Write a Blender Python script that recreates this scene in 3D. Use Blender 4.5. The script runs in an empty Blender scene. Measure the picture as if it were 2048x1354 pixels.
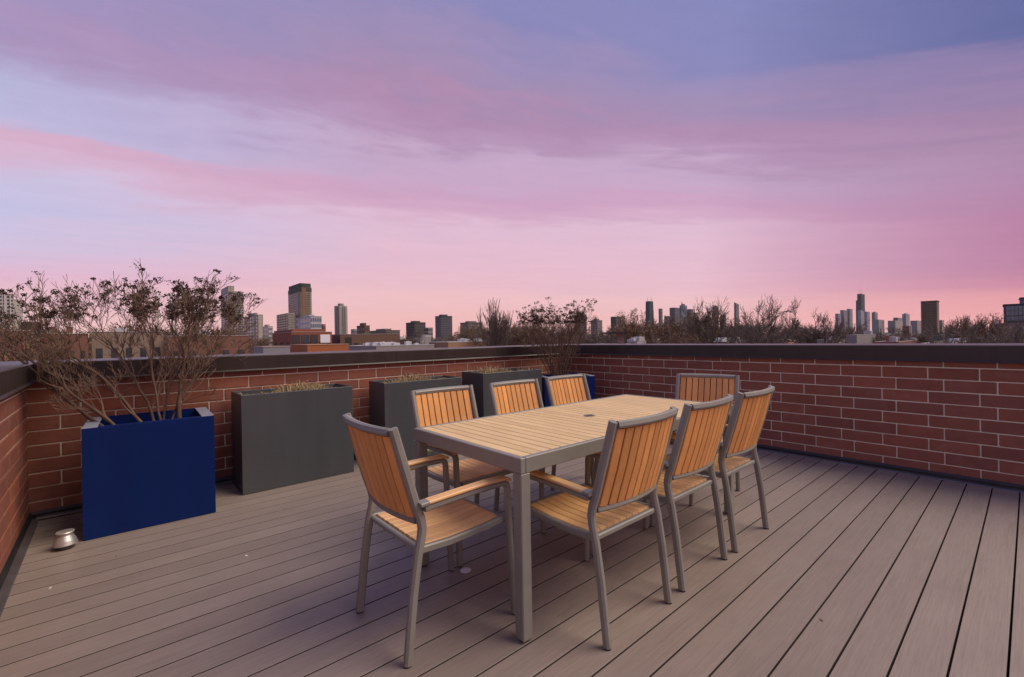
import bpy, bmesh, math, random
from mathutils import Vector, Matrix, Quaternion
R = math.radians
random.seed(7)
scene = bpy.context.scene
col = scene.collection

# ------------------------------------------------------------------ camera
F_PX, YAW, PITCH, ROLL, EYE = 898.0, 0.8575, -0.0018, -0.0168, 1.236   # pixels refer to a 2048 wide frame
fw = Vector((math.cos(YAW)*math.cos(PITCH), math.sin(YAW)*math.cos(PITCH), math.sin(PITCH)))
rt0 = Vector((math.sin(YAW), -math.cos(YAW), 0)); up0 = rt0.cross(fw)
rt = math.cos(ROLL)*rt0 + math.sin(ROLL)*up0
up = -math.sin(ROLL)*rt0 + math.cos(ROLL)*up0
cam = bpy.data.cameras.new('camera'); cam_o = bpy.data.objects.new('camera', cam); col.objects.link(cam_o)
cam.sensor_width = 36; cam.lens = F_PX/2048*36; cam.clip_start = 0.05; cam.clip_end = 30000
m = Matrix((rt, up, -fw)).transposed().to_4x4(); m.translation = (0, 0, EYE)
cam_o.matrix_world = m
scene.camera = cam_o

def ray(px, py): return fw + rt*((px-1024)/F_PX) + up*((677-py)/F_PX)
def at(px, py, D): return Vector((0, 0, EYE)) + D*ray(px, py)
def theta(px): return YAW - math.atan((px-1024)/F_PX)

def srgb(r, g, b):
    f = lambda c: ((c/255+0.055)/1.055)**2.4 if c/255 > 0.04045 else c/255/12.92
    return (f(r), f(g), f(b), 1)

# ------------------------------------------------------------------ node helper
class NT:
    def __init__(s, tree): s.t = tree; s.n = tree.nodes; s.l = tree.links
    def new(s, ty, **kw):
        n = s.n.new(ty)
        for k, v in kw.items(): setattr(n, k, v)
        return n
    def put(s, sock, v):
        if hasattr(v, 'is_output') or isinstance(v, bpy.types.NodeSocket): s.l.new(v, sock)
        elif v is not None: sock.default_value = v
    def math(s, op, a, b=None, c=None, clamp=False):
        n = s.new('ShaderNodeMath', operation=op, use_clamp=clamp)
        s.put(n.inputs[0], a)
        if b is not None: s.put(n.inputs[1], b)
        if c is not None: s.put(n.inputs[2], c)
        return n.outputs[0]
    def mix(s, f, a, b, blend='MIX'):
        n = s.new('ShaderNodeMix', data_type='RGBA', blend_type=blend, clamp_factor=True)
        s.put(n.inputs[0], f); s.put(n.inputs[6], a); s.put(n.inputs[7], b)
        return n.outputs[2]
    def ramp(s, f, stops, interp='EASE'):
        n = s.new('ShaderNodeValToRGB'); cr = n.color_ramp; cr.interpolation = interp
        while len(cr.elements) > 1: cr.elements.remove(cr.elements[-1])
        for i, (p, c) in enumerate(stops):
            e = cr.elements[0] if i == 0 else cr.elements.new(p)
            e.position = p; e.color = c if len(c) == 4 else (*c, 1)
        s.put(n.inputs[0], f); return n.outputs[0]
    def noise(s, vec, scale, detail=3, rough=.5, dist=0, dim='3D'):
        n = s.new('ShaderNodeTexNoise', noise_dimensions=dim)
        if vec is not None: s.put(n.inputs['Vector'], vec)
        n.inputs['Scale'].default_value = scale; n.inputs['Detail'].default_value = detail
        n.inputs['Roughness'].default_value = rough; n.inputs['Distortion'].default_value = dist
        return n.outputs[0]
    def mapping(s, vec, scale=(1, 1, 1), loc=(0, 0, 0), rot=(0, 0, 0)):
        n = s.new('ShaderNodeMapping'); s.put(n.inputs[0], vec)
        n.inputs['Scale'].default_value = scale; s.put(n.inputs['Location'], loc); n.inputs['Rotation'].default_value = rot
        return n.outputs[0]

# ------------------------------------------------------------------ sun and sky
SUN = Vector((0.85, -0.80, 1.35)).normalized()          # direction towards the sun
sun_el = math.asin(SUN.z); sun_rot = math.atan2(SUN.x, SUN.y)
sl = bpy.data.lights.new('sun', 'SUN'); sl.energy = 1.45; sl.angle = R(42); sl.color = (1.0, 0.85, 0.68)
so = bpy.data.objects.new('sun', sl); col.objects.link(so); so.location = (20, -6, 20)
so.rotation_euler = (-SUN).to_track_quat('-Z', 'Y').to_euler()

world = bpy.data.worlds.new('World'); scene.world = world; world.use_nodes = True
nt = NT(world.node_tree); nt.n.clear()
out = nt.new('ShaderNodeOutputWorld'); bg = nt.new('ShaderNodeBackground'); nt.l.new(bg.outputs[0], out.inputs[0])
sky = nt.new('ShaderNodeTexSky', sky_type='NISHITA'); sky.sun_disc = False
sky.sun_elevation = sun_el; sky.sun_rotation = sun_rot
sky_c = nt.mix(1, sky.outputs[0], (0.08, 0.08, 0.08, 1), 'MULTIPLY')
tc = nt.new('ShaderNodeTexCoord'); sep = nt.new('ShaderNodeSeparateXYZ'); nt.l.new(tc.outputs['Generated'], sep.inputs[0])
dx, dy, dz = sep.outputs
zc = nt.math('ADD', nt.math('MAXIMUM', dz, 0.0), 0.012)
ang = YAW + R(22)                                     # the cloud streaks lie across this bearing
pn = nt.math('DIVIDE', nt.math('ADD', nt.math('MULTIPLY', dx, math.cos(ang)), nt.math('MULTIPLY', dy, math.sin(ang))), zc)
pm = nt.math('DIVIDE', nt.math('SUBTRACT', nt.math('MULTIPLY', dx, math.sin(ang)), nt.math('MULTIPLY', dy, math.cos(ang))), zc)
v = nt.math('SQRT', nt.math('ADD', nt.math('ADD', nt.math('MULTIPLY', pn, pn), nt.math('MULTIPLY', nt.math('MULTIPLY', pm, pm), 0.30)), 0.4))
w = nt.math('LOGARITHM', v, math.e)
lpm = nt.math('MULTIPLY', nt.math('ARCTANGENT', nt.math('DIVIDE', pm, v)), 1.5)
cv = nt.new('ShaderNodeCombineXYZ'); nt.put(cv.inputs[0], lpm); nt.put(cv.inputs[1], w); nt.put(cv.inputs[2], 0.3)
n_big = nt.noise(nt.mapping(cv.outputs[0], (1.0, 1.6, 1)), 1.4, 3, .5, .4)
n_str = nt.noise(nt.mapping(cv.outputs[0], (1.6, 7.0, 1), (3, 1, 0), (0, 0, R(-5))), 1.1, 4, .55, .5)
wv = nt.math('ADD', w, nt.math('ADD', nt.math('MULTIPLY', nt.math('SUBTRACT', n_big, .5), .36), nt.math('MULTIPLY', nt.math('SUBTRACT', n_str, .5), .30)))
n_fin = nt.noise(nt.mapping(cv.outputs[0], (2.6, 6.5, 1), (7, 2, 0), (0, 0, R(7))), 2.2, 5, .6, .8)
f = nt.math('DIVIDE', nt.math('SUBTRACT', nt.math('ADD', wv, nt.math('MULTIPLY', nt.math('SUBTRACT', n_fin, .5), .11)), .08), 4.5, clamp=True)
S = lambda lst, m=(1, 1, 1): [(p/4.5, srgb(*[a*b for a, b in zip(c, m)])) for p, c in lst]
left = nt.ramp(f, S([(0, (130, 135, 188)), (.35, (148, 145, 194)), (.53, (157, 147, 193)), (.66, (166, 147, 188)), (.82, (179, 182, 219)), (.92, (184, 186, 222)), (1.03, (214, 174, 199)), (1.12, (214, 180, 206)),
                     (1.30, (195, 192, 225)), (1.44, (190, 192, 227)), (1.6, (204, 191, 221)), (1.9, (223, 180, 203)), (2.2, (231, 185, 199)), (2.8, (239, 194, 196)), (3.6, (243, 198, 192))]))
mid = nt.ramp(f, S([(0, (126, 130, 182)), (.28, (136, 134, 183)), (.40, (152, 138, 180)), (.50, (160, 138, 175)), (.62, (173, 137, 172)), (.72, (180, 146, 180)), (.80, (194, 164, 195)), (.90, (199, 166, 196)), (1.02, (204, 161, 191)),
                    (1.12, (209, 167, 194)), (1.24, (221, 185, 206)), (1.5, (226, 185, 203)), (1.9, (232, 186, 199)), (2.23, (239, 190, 193)), (2.8, (244, 187, 184)), (3.6, (244, 184, 178))]))
right = nt.ramp(f, S([(0, (66, 77, 132)), (.31, (80, 89, 144)), (.42, (130, 112, 158)), (.50, (147, 121, 162)), (.62, (156, 124, 160)), (.74, (165, 128, 161)), (.97, (172, 126, 162)), (1.23, (178, 114, 152)), (1.6, (180, 114, 152)), (2.0, (200, 124, 152)),
                      (2.3, (229, 149, 158)), (3.0, (240, 163, 165)), (3.6, (238, 169, 173))]))
az = nt.math('MULTIPLY_ADD', nt.math('SUBTRACT', nt.math('MULTIPLY', dx, math.sin(YAW)), nt.math('MULTIPLY', dy, math.cos(YAW))), .62, .5, clamp=True)
c1 = nt.mix(nt.math('MULTIPLY', az, 2.9, clamp=True), left, mid)
c2 = nt.mix(nt.math('MULTIPLY_ADD', az, 4.0, -2.95, clamp=True), c1, right)
c3 = nt.mix(0.05, c2, sky_c)
nt.put(bg.inputs[0], nt.mix(1, c3, nt.math('MULTIPLY_ADD', n_fin, .12, .93), 'MULTIPLY')); bg.inputs[1].default_value = 0.515

scene.render.engine = 'CYCLES'
scene.view_settings.view_transform = 'Standard'; scene.view_settings.look = 'None'
scene.view_settings.exposure = 1.08; scene.view_settings.gamma = 1; scene.view_settings.use_curve_mapping = False

# ------------------------------------------------------------------ materials
MATS = {}
def mat(name, color, rough=.6, metal=0, build=None, spec=None):
    ma = bpy.data.materials.new(name); ma.use_nodes = True; t = NT(ma.node_tree)
    b = t.n['Principled BSDF']; b.inputs['Roughness'].default_value = rough; b.inputs['Metallic'].default_value = metal
    if spec is not None: b.inputs['Specular IOR Level'].default_value = spec
    c = (*color, 1) if len(color) == 3 else color
    b.inputs['Base Color'].default_value = c
    if build: build(t, b, c)
    MATS[name] = ma; return ma

def bump(t, b, h, strength=.3, dist=.002):
    n = t.new('ShaderNodeBump'); n.inputs['Strength'].default_value = strength; n.inputs['Distance'].default_value = dist
    t.put(n.inputs['Height'], h); t.l.new(n.outputs[0], b.inputs['Normal'])

def vary(scale=6, lo=.8, hi=1.15, rnd=.0, bstr=0, bscale=60, rvar=.0, aniso=(1, 1, 1), hue=None):
    def f(t, b, c):
        tc = t.new('ShaderNodeTexCoord'); oi = t.new('ShaderNodeObjectInfo')
        off = t.new('ShaderNodeVectorMath', operation='ADD'); t.put(off.inputs[0], tc.outputs['Object'])
        cr = t.new('ShaderNodeCombineXYZ')
        for i in range(3): t.put(cr.inputs[i], t.math('MULTIPLY', oi.outputs['Random'], 37.0+i*11))
        t.put(off.inputs[1], cr.outputs[0])
        vec = t.mapping(off.outputs[0], aniso)
        n = t.noise(vec, scale, 5, .6)
        k = t.math('MULTIPLY_ADD', n, (hi-lo)*1.6, lo-(hi-lo)*.3)
        if rnd: k = t.math('MULTIPLY', k, t.math('MULTIPLY_ADD', oi.outputs['Random'], rnd*2, 1-rnd))
        cc = t.mix(1, c, t.math('MINIMUM', k, 3.0), 'MULTIPLY')
        if hue:
            n2 = t.noise(vec, scale*.35, 3, .6)
            cc = t.mix(t.math('MULTIPLY', t.math('SUBTRACT', n2, .42, clamp=True), hue[1]), cc, (*hue[0], 1))
        t.put(b.inputs['Base Color'], cc)
        if rvar: t.put(b.inputs['Roughness'], t.math('MULTIPLY_ADD', n, rvar, b.inputs['Roughness'].default_value-rvar*.5))
        if bstr: bump(t, b, t.noise(vec, bscale, 4, .6), bstr)
    return f

def deck_nodes(t, b, c):
    tc = t.new('ShaderNodeTexCoord'); oi = t.new('ShaderNodeObjectInfo')
    geo = t.new('ShaderNodeNewGeometry')
    cr = t.new('ShaderNodeCombineXYZ'); t.put(cr.inputs[0], t.math('MULTIPLY', oi.outputs['Random'], 53)); t.put(cr.inputs[2], t.math('MULTIPLY', oi.outputs['Random'], 17))
    off = t.new('ShaderNodeVectorMath', operation='ADD'); t.put(off.inputs[0], geo.outputs['Position']); t.put(off.inputs[1], cr.outputs[0])
    grain = t.noise(t.mapping(off.outputs[0], (1.2, 38, 38)), 3.0, 6, .65, .6)
    fine = t.noise(t.mapping(off.outputs[0], (5, 150, 60)), 3.0, 4, .65)
    cloud = t.noise(geo.outputs['Position'], 1.3, 4, .6)
    stain = t.noise(t.mapping(geo.outputs['Position'], (.6, 2.2, 1)), 2.6, 5, .65)
    k = t.math('MULTIPLY_ADD', grain, .62, .69)
    k = t.math('MULTIPLY', k, t.math('MULTIPLY_ADD', cloud, .4, .8))
    k = t.math('MULTIPLY', k, t.math('MULTIPLY_ADD', oi.outputs['Random'], .16, .92))
    k = t.math('MULTIPLY', k, t.math('MULTIPLY_ADD', fine, .46, .77))
    cc = t.mix(1, c, k, 'MULTIPLY')
    cc = t.mix(t.math('MULTIPLY', t.math('SUBTRACT', stain, .55, clamp=True), 1.6), cc, (.288, .236, .200, 1))
    t.put(b.inputs['Base Color'], cc)
    t.put(b.inputs['Roughness'], t.math('MULTIPLY_ADD', stain, .35, .33))
    bump(t, b, t.math('ADD', grain, t.math('MULTIPLY', fine, .7)), .28, .0015)

def slat_nodes(axis, rv=.30):
    a = {'x': (1.5, 45, 45), 'y': (45, 1.5, 45), 'z': (45, 45, 1.5)}[axis]
    def f(t, b, c):
        tc = t.new('ShaderNodeTexCoord'); oi = t.new('ShaderNodeObjectInfo')
        cr = t.new('ShaderNodeCombineXYZ')
        for i in range(3): t.put(cr.inputs[i], t.math('MULTIPLY', oi.outputs['Random'], 41.0+9*i))
        off = t.new('ShaderNodeVectorMath', operation='ADD'); t.put(off.inputs[0], tc.outputs['Object']); t.put(off.inputs[1], cr.outputs[0])
        g = t.noise(t.mapping(off.outputs[0], a), 2.5, 5, .6, .5)
        bl = t.noise(off.outputs[0], 5, 3, .5)
        k = t.math('MULTIPLY', t.math('MULTIPLY_ADD', g, .45, .78), t.math('MULTIPLY_ADD', bl, .3, .85))
        k = t.math('MULTIPLY', k, t.math('MULTIPLY_ADD', oi.outputs['Random'], rv, 1-rv*.5))
        t.put(b.inputs['Base Color'], t.mix(1, c, k, 'MULTIPLY'))
        bump(t, b, g, .2, .0008)
    return f

mat('deck_edge', (.055, .043, .037), .9, 0, vary(20, .6, 1.4))
mat('deck', (.262, .208, .172), .5, 0, deck_nodes)
mat('deck_dark', (.015, .013, .012), .9)
def brick_nodes(t, b, c):
    tc = t.new('ShaderNodeTexCoord'); oi = t.new('ShaderNodeObjectInfo'); geo = t.new('ShaderNodeNewGeometry')
    cr = t.new('ShaderNodeCombineXYZ')
    for i in range(3): t.put(cr.inputs[i], t.math('MULTIPLY', oi.outputs['Random'], 37.0+i*11))
    off = t.new('ShaderNodeVectorMath', operation='ADD'); t.put(off.inputs[0], tc.outputs['Object']); t.put(off.inputs[1], cr.outputs[0])
    r2 = t.math('FRACT', t.math('MULTIPLY', oi.outputs['Random'], 91.7))
    base = t.mix(r2, c, (.235, .090, .062, 1))
    base = t.mix(t.math('MULTIPLY', t.math('SUBTRACT', t.math('FRACT', t.math('MULTIPLY', oi.outputs['Random'], 17.3)), .74, clamp=True), 1.5), base, (.19, .072, .058, 1))
    n = t.noise(off.outputs[0], 11, 6, .65)
    k = t.math('MULTIPLY', t.math('MULTIPLY_ADD', n, .55, .72), t.math('MULTIPLY_ADD', oi.outputs['Random'], .18, .91))
    cc = t.mix(1, base, k, 'MULTIPLY')
    sp = t.noise(off.outputs[0], 150, 2, .5)
    cc = t.mix(t.math('MULTIPLY', t.math('SUBTRACT', sp, .62, clamp=True), 2.0), cc, (.42, .27, .2, 1))
    eff = t.noise(t.mapping(geo.outputs['Position'], (1.6, 1.6, 3.2)), 1.7, 6, .7)
    cc = t.mix(t.math('MULTIPLY', t.math('SUBTRACT', eff, .57, clamp=True), 1.1), cc, (.46, .36, .29, 1))
    t.put(b.inputs['Base Color'], cc)
    bump(t, b, t.math('ADD', t.noise(off.outputs[0], 60, 4, .7), t.math('MULTIPLY', n, .8)), .5, .002)
mat('brick', (.285, .098, .058), .8, 0, brick_nodes, spec=.3)
mat('mortar', (.76, .70, .53), .95, 0, vary(14, .75, 1.15, 0, .5, 120))
mat('coping', (.036, .026, .022), .38, .0, vary(5, .75, 1.25, .05, .06, 15, .18, aniso=(2, 2, .4)), spec=.4)
mat('flashing', (.018, .016, .016), .5, .1, vary(8, .6, 1.6, 0, .2, 40))
mat('trim', (.16, .145, .15), .38, .5, vary(9, .7, 1.2, 0, .1, 40))
mat('planter_grey', (.059, .066, .070), .42, .0, vary(3, .86, 1.1, .03, .04, 120, .16, aniso=(3, 3, .5), hue=((.11, .108, .104), .55)))
mat('planter_blue', (.001, .017, .112), .4, .0, vary(2.5, .8, 1.15, .03, .04, 120, .2, aniso=(2.5, 2.5, .6), hue=((.010, .022, .085), .8)), spec=.2)
mat('planter_rim', (.33, .35, .40), .4, .2, vary(6, .85, 1.1))
mat('soil', (.05, .035, .025), .95, 0, vary(25, .5, 1.5, 0, 1.0, 70))
mat('metal', (.245, .238, .202), .46, .1, vary(12, .9, 1.1, .03, .03, 200, .1))
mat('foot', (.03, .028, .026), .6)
mat('slat_z', (.74, .345, .100), .5, 0, slat_nodes('z'))
mat('slat_y', (.76, .45, .19), .46, 0, slat_nodes('y'))
mat('slat_table', (.72, .51, .235), .48, 0, slat_nodes('y', .14))
mat('galv', (.66, .63, .58), .42, .75, vary(14, .75, 1.15, 0, .12, 30, .2))
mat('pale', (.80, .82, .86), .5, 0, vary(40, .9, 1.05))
mat('bark_shrub', (.12, .072, .046), .85, 0, vary(30, .6, 1.5, 0, .5, 80))
mat('twig_shrub', (.15, .094, .062), .85, 0, vary(12, .6, 1.6))
mat('seed', (.055, .038, .028), .9, 0, vary(10, .5, 1.7))
mat('straw', (.44, .32, .17), .85, 0, vary(14, .5, 1.5, hue=((.22, .24, .06), 1.8)))
mat('leaf_dry', (.20, .115, .058), .8, 0, vary(1.2, .5, 1.6, .1))
mat('bark_tree', (.075, .056, .045), .9, 0, vary(.8, .65, 1.4, .12))
mat('twig_tree', (.155, .122, .098), .9, 0, vary(.3, .7, 1.4, .22))
mat('twig_rust', (.165, .112, .076), .9, 0, vary(.3, .65, 1.4, .15))
mat('ground', (.10, .085, .07), .95, 0, vary(.02, .6, 1.4))
mat('glass_dark', (.035, .045, .055), .12, 0, vary(.15, .6, 1.6), spec=.6)
mat('glass_blue', (.07, .13, .17), .10, 0, vary(.2, .7, 1.4), spec=.7)
mat('roof_white', (.80, .80, .80), .8, 0, vary(.15, .75, 1.1))
mat('roof_grey', (.28, .27, .26), .9, 0, vary(.2, .7, 1.2))
mat('hvac', (.48, .48, .48), .55, .3, vary(.6, .7, 1.2, .1))
mat('green_copper', (.10, .19, .15), .7, 0, vary(.3, .7, 1.3))
mat('shingle', (.062, .044, .034), .95, 0, vary(2.5, .4, 1.7), spec=.1)
mat('antenna', (.75, .72, .70), .5)
def bmat(name, c, rough=.85, lo=.85, hi=1.12): return mat(name, c, rough, 0, vary(.06, lo, hi, .03))

# ------------------------------------------------------------------ mesh builder
class MB:
    def __init__(s): s.v = []; s.f = []
    def add(s, vs, fs):
        o = len(s.v); s.v += [tuple(p) for p in vs]; s.f += [tuple(i+o for i in q) for q in fs]
    def box(s, x0, x1, y0, y1, z0, z1, M=None):
        vs = [Vector((x, y, z)) for z in (z0, z1) for y in (y0, y1) for x in (x0, x1)]
        if M: vs = [M @ p for p in vs]
        s.add(vs, [(0, 2, 3, 1), (4, 5, 7, 6), (0, 1, 5, 4), (2, 6, 7, 3), (0, 4, 6, 2), (1, 3, 7, 5)])
    def cbox(s, x0, x1, y0, y1, z0, z1, c):            # box with chamfered edges
        P = []; idx = {}
        for i, x in enumerate((x0, x1)):
            for j, y in enumerate((y0, y1)):
                for k, z in enumerate((z0, z1)):
                    sx, sy, sz = (1 - 2*i)*c, (1 - 2*j)*c, (1 - 2*k)*c
                    for a, p in enumerate(((x, y+sy, z+sz), (x+sx, y, z+sz), (x+sx, y+sy, z))):
                        idx[i, j, k, a] = len(P); P.append(p)
        Fs = []
        for a in range(3):
            for s_ in (0, 1):
                q = []
                for (u, w_) in ((0, 0), (1, 0), (1, 1), (0, 1)):
                    key = [0, 0, 0]; key[a] = s_; key[(a+1) % 3] = u; key[(a+2) % 3] = w_
                    q.append(idx[key[0], key[1], key[2], a])
                Fs.append(tuple(q if s_ else q[::-1]))
        for a in range(3):                             # edges along axis a
            b_, c_ = (a+1) % 3, (a+2) % 3
            for u in (0, 1):
                for w_ in (0, 1):
                    k0 = [0, 0, 0]; k0[b_] = u; k0[c_] = w_; k1 = list(k0); k1[a] = 1
                    q = [idx[(*k0, b_)], idx[(*k1, b_)], idx[(*k1, c_)], idx[(*k0, c_)]]
                    Fs.append(tuple(q if (u ^ w_) else q[::-1]))
        for i in (0, 1):
            for j in (0, 1):
                for k in (0, 1):
                    q = [idx[i, j, k, a] for a in range(3)]
                    Fs.append(tuple(q if (i ^ j ^ k) else q[::-1]))
        s.add(P, Fs)
    def sweep(s, path, sec, side, caps=True):          # section (a along side, b along tangent x side)
        path = [Vector(p) for p in path]; n = len(sec); vs = []; fs = []
        for i, p in enumerate(path):
            if i == 0: T = path[1]-p
            elif i == len(path)-1: T = p-path[i-1]
            else: T = (path[i+1]-p).normalized()+(p-path[i-1]).normalized()
            T.normalize(); S_ = Vector(side); S_ = (S_-T*S_.dot(T)).normalized(); N = T.cross(S_)
            vs += [p+S_*a+N*b for a, b in sec]
        for i in range(len(path)-1):
            for j in range(n):
                a, b = i*n+j, i*n+(j+1) % n
                fs.append((a, b, b+n, a+n))
        if caps:
            fs.append(tuple(range(n-1, -1, -1))); o = (len(path)-1)*n; fs.append(tuple(o+i for i in range(n)))
        s.add(vs, fs)
    def tube(s, path, radii, n=6, caps=False):
        path = [Vector(p) for p in path]; vs = []; fs = []; ref = Vector((.31, .17, .93))
        for i, p in enumerate(path):
            T = (path[min(i+1, len(path)-1)]-path[max(i-1, 0)]); T.normalize()
            a = T.cross(ref)
            if a.length < .1: a = T.cross(Vector((1, 0, 0)))
            a.normalize(); b = T.cross(a)
            vs += [p+(a*math.cos(2*math.pi*k/n)+b*math.sin(2*math.pi*k/n))*radii[i] for k in range(n)]
        for i in range(len(path)-1):
            for j in range(n):
                q, r_ = i*n+j, i*n+(j+1) % n; fs.append((q, r_, r_+n, q+n))
        if caps: fs.append(tuple(range(n-1, -1, -1))); o = (len(path)-1)*n; fs.append(tuple(o+i for i in range(n)))
        s.add(vs, fs)
    def prism(s, poly, z0, z1, M=None, axis='z'):      # polygon extruded
        n = len(poly)
        if axis == 'z': vs = [Vector((x, y, z)) for z in (z0, z1) for x, y in poly]
        else: vs = [Vector((z, x, y)) for z in (z0, z1) for x, y in poly]   # polygon in yz, extruded along x
        if M: vs = [M @ p for p in vs]
        s.add(vs, [tuple(range(n-1, -1, -1)), tuple(range(n, 2*n))]+[(i, (i+1) % n, (i+1) % n+n, i+n) for i in range(n)])
    def lathe(s, prof, n=28, c=(0, 0)):
        vs = [(c[0]+r*math.cos(2*math.pi*k/n), c[1]+r*math.sin(2*math.pi*k/n), z) for r, z in prof for k in range(n)]
        fs = [(i*n+k, i*n+(k+1) % n, (i+1)*n+(k+1) % n, (i+1)*n+k) for i in range(len(prof)-1) for k in range(n)]
        fs.append(tuple(range(n-1, -1, -1))); o = (len(prof)-1)*n; fs.append(tuple(o+k for k in range(n)))
        s.add(vs, fs)
    def mesh(s, name, material=None, smooth=False):
        me = bpy.data.meshes.new(name); me.from_pydata(s.v, [], s.f); me.update()
        if material: me.materials.append(MATS[material])
        if smooth:
            me.polygons.foreach_set('use_smooth', [True]*len(me.polygons))
        return me
    def build(s, name, material, parent=None, smooth=False, fix=False):
        me = s.mesh(name, material, smooth)
        if fix:
            bm = bmesh.new(); bm.from_mesh(me); bmesh.ops.recalc_face_normals(bm, faces=bm.faces); bm.to_mesh(me); bm.free()
        return link(name, me, parent)

def link(name, me, parent=None, loc=None):
    o = bpy.data.objects.new(name, me); col.objects.link(o)
    if parent: o.parent = parent
    if loc: o.location = loc
    return o
def tag(o, label=None, cat=None, group=None, kind=None):
    for k, v_ in (('label', label), ('category', cat), ('group', group), ('kind', kind)):
        if v_: o[k] = v_
    return o
def thing(name, label, cat, loc=(0, 0, 0), rz=0, group=None, kind=None):
    o = bpy.data.objects.new(name, None); col.objects.link(o); o.empty_display_size = .1
    o.location = loc; o.rotation_euler = (0, 0, rz)
    return tag(o, label, cat, group, kind)
def copy_tree(o, parent=None):
    c = o.copy(); col.objects.link(c); c.parent = parent
    for ch in [x for x in o.children]: copy_tree(ch, c)
    return c
def rrect(w_, t_, r_):                                 # rounded rectangle section
    a, b = w_/2, t_/2
    return [(-a+r_, -b), (a-r_, -b), (a, -b+r_), (a, b-r_), (a-r_, b), (-a+r_, b), (-a, b-r_), (-a, -b+r_)]

# ------------------------------------------------------------------ setting: ground
GZ = -14.0
g = MB(); n = 64; RG = 8600
g.add([(0, 0, GZ)]+[(RG*math.cos(2*math.pi*k/n), RG*math.sin(2*math.pi*k/n), GZ) for k in range(n)], [(0, 1+k, 1+(k+1) % n) for k in range(n)])
tag(g.build('ground', 'ground'), kind='structure')
# the roof that carries the terrace
rb = MB(); rb.box(-.8, 5.5, -3.2, 5.0, GZ, -.062)
tag(rb.build('terrace_building', 'brick'), 'brick building that carries the roof terrace', 'building')

# ------------------------------------------------------------------ deck
deck = thing('deck', 'grey brown composite deck of long parallel boards', None, kind='structure')
del deck['label']
base = MB(); base.box(-.50, 5.09, -3.0, 4.68, -.060, -.032); base.build('gap_dark_sheet', 'deck_dark', deck)  # near-black sheet under the boards, put in so the gaps look black
PITCHB, GAP = .1415, .0055
prof = [(-.0670, -.026), (.0670, -.026), (.0670, -.0007), (.0662, 0), (-.0662, 0), (-.0670, -.0007)]
pm_ = MB(); pm_.prism(prof, 0, 1, None, 'x'); pme = pm_.mesh('plank', 'deck')
bmx = bmesh.new(); bmx.from_mesh(pme); bmesh.ops.recalc_face_normals(bmx, faces=bmx.faces)
for fc in bmx.faces: fc.material_index = 1 if abs(fc.normal.y) > .9 else 0          # sawn edges coloured dark for grime and for painted-in gap shade
bmx.to_mesh(pme); pme.materials.append(MATS['deck_edge']); bmx.free()
k = -21
while True:
    yc = .066+PITCHB*(k+.5)
    if yc > 4.64: break
    xl = -.522+.0175*(4.684-yc)+.012; xr = 5.166-.0136*yc-.012
    o = link('plank', pme, deck, (xl, yc, 0)); o.scale = (xr-xl, 1, 1)
    k += 1

# ------------------------------------------------------------------ brick parapets
BL, BH = .3055, .1012
ROWS = [(.021+BH*i-.006, .021+BH*(i+1)-.006) for i in range(9)]+[(.021+BH*9-.006, .984)]
brick_cache = {}
def brick_mesh(L, H):
    key = (round(L, 3), round(H, 3))
    if key not in brick_cache:
        b = MB(); b.cbox(-L/2, L/2, 0, .06, -H/2, H/2, .0035); brick_cache[key] = b.mesh('brick', 'brick')
    return brick_cache[key]
COP = [(-.047, .978), (-.036, .991), (-.036, 1.107), (-.030, 1.1135), (.33, 1.122), (.336, 1.114), (.336, .980)]
def parapet(name, label, loc, rz, x0, x1, joints, offA, offB, cop0, cop1, seed):
    rnd = random.Random(seed)
    t = thing(name, label, 'parapet wall', loc, rz)
    c = MB(); c.box(x0, x1, .007, .30, -.03, 1.0); c.build('mortar', 'mortar', t)
    for r_, (z0, z1) in enumerate(ROWS):
        off = offA if (len(ROWS)-1-r_) % 2 else offB   # half course on top uses offB
        a = off+BL*math.floor((x0-off)/BL)
        while a < x1:
            l, h = max(a, x0), min(a+BL, x1)
            if h-l > .03:
                J = .0092
                L = h-l-J
                o = link('brick', brick_mesh(L, z1-z0-J), t, ((l+h)/2, rnd.uniform(-.0012, .0012), (z0+z1)/2+rnd.uniform(-.0006, .0006)))
                o.rotation_euler = (0, 0, rnd.uniform(-.003, .003))
            a += BL
    cuts = [cop0]+sorted(j for j in joints if cop0 < j < cop1)+[cop1]
    for a, b in zip(cuts, cuts[1:]):
        cm = MB(); cm.prism(COP, a+.0015, b-.0015, None, 'x'); cm.build('coping', 'coping', t, fix=True)
        if a != cop0:
            sm = MB(); sm.box(a-.05, a+.05, -.0345, .33, .985, 1.1055); sm.build('coping_splice', 'flashing', t)
    f_ = MB(); f_.prism([(-.014, .002), (.004, .002), (.004, .050), (-.004, .050), (-.014, .030)], x0+.015, x1-.015, None, 'x'); f_.build('flashing', 'flashing', t, fix=True)
    e = MB(); e.prism([(-.052, .001), (-.0145, .001), (-.0145, .012), (-.048, .006)], x0+.055, x1-.055, None, 'x'); e.build('edge_trim', 'trim', t, fix=True)
    return t
parapet('brick_parapet', 'brick parapet wall behind the row of planters with dark coping', (0, 4.684, 0), 0, -.545, 5.13, [2.309, -.74], .558, .669, -.88, 5.45, 1)
aR = R(.78)
parapet('brick_parapet', 'brick parapet wall on the right behind the dining table with dark coping', (5.166*math.cos(aR), 5.166*math.sin(aR), 0), R(-90)+aR, -4.60, 3.0, [-1.50, 1.55], -.882+.07, -.785+.07, -4.575, 3.0, 2)
aL = R(1.0)
parapet('brick_parapet', 'short stretch of sunlit brick parapet wall at the left edge', (-.522+.0175*4.684, 0, 0), R(90)+aL, .6, 4.678, [1.5], .10, .21, .6, 4.64, 3)

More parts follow.
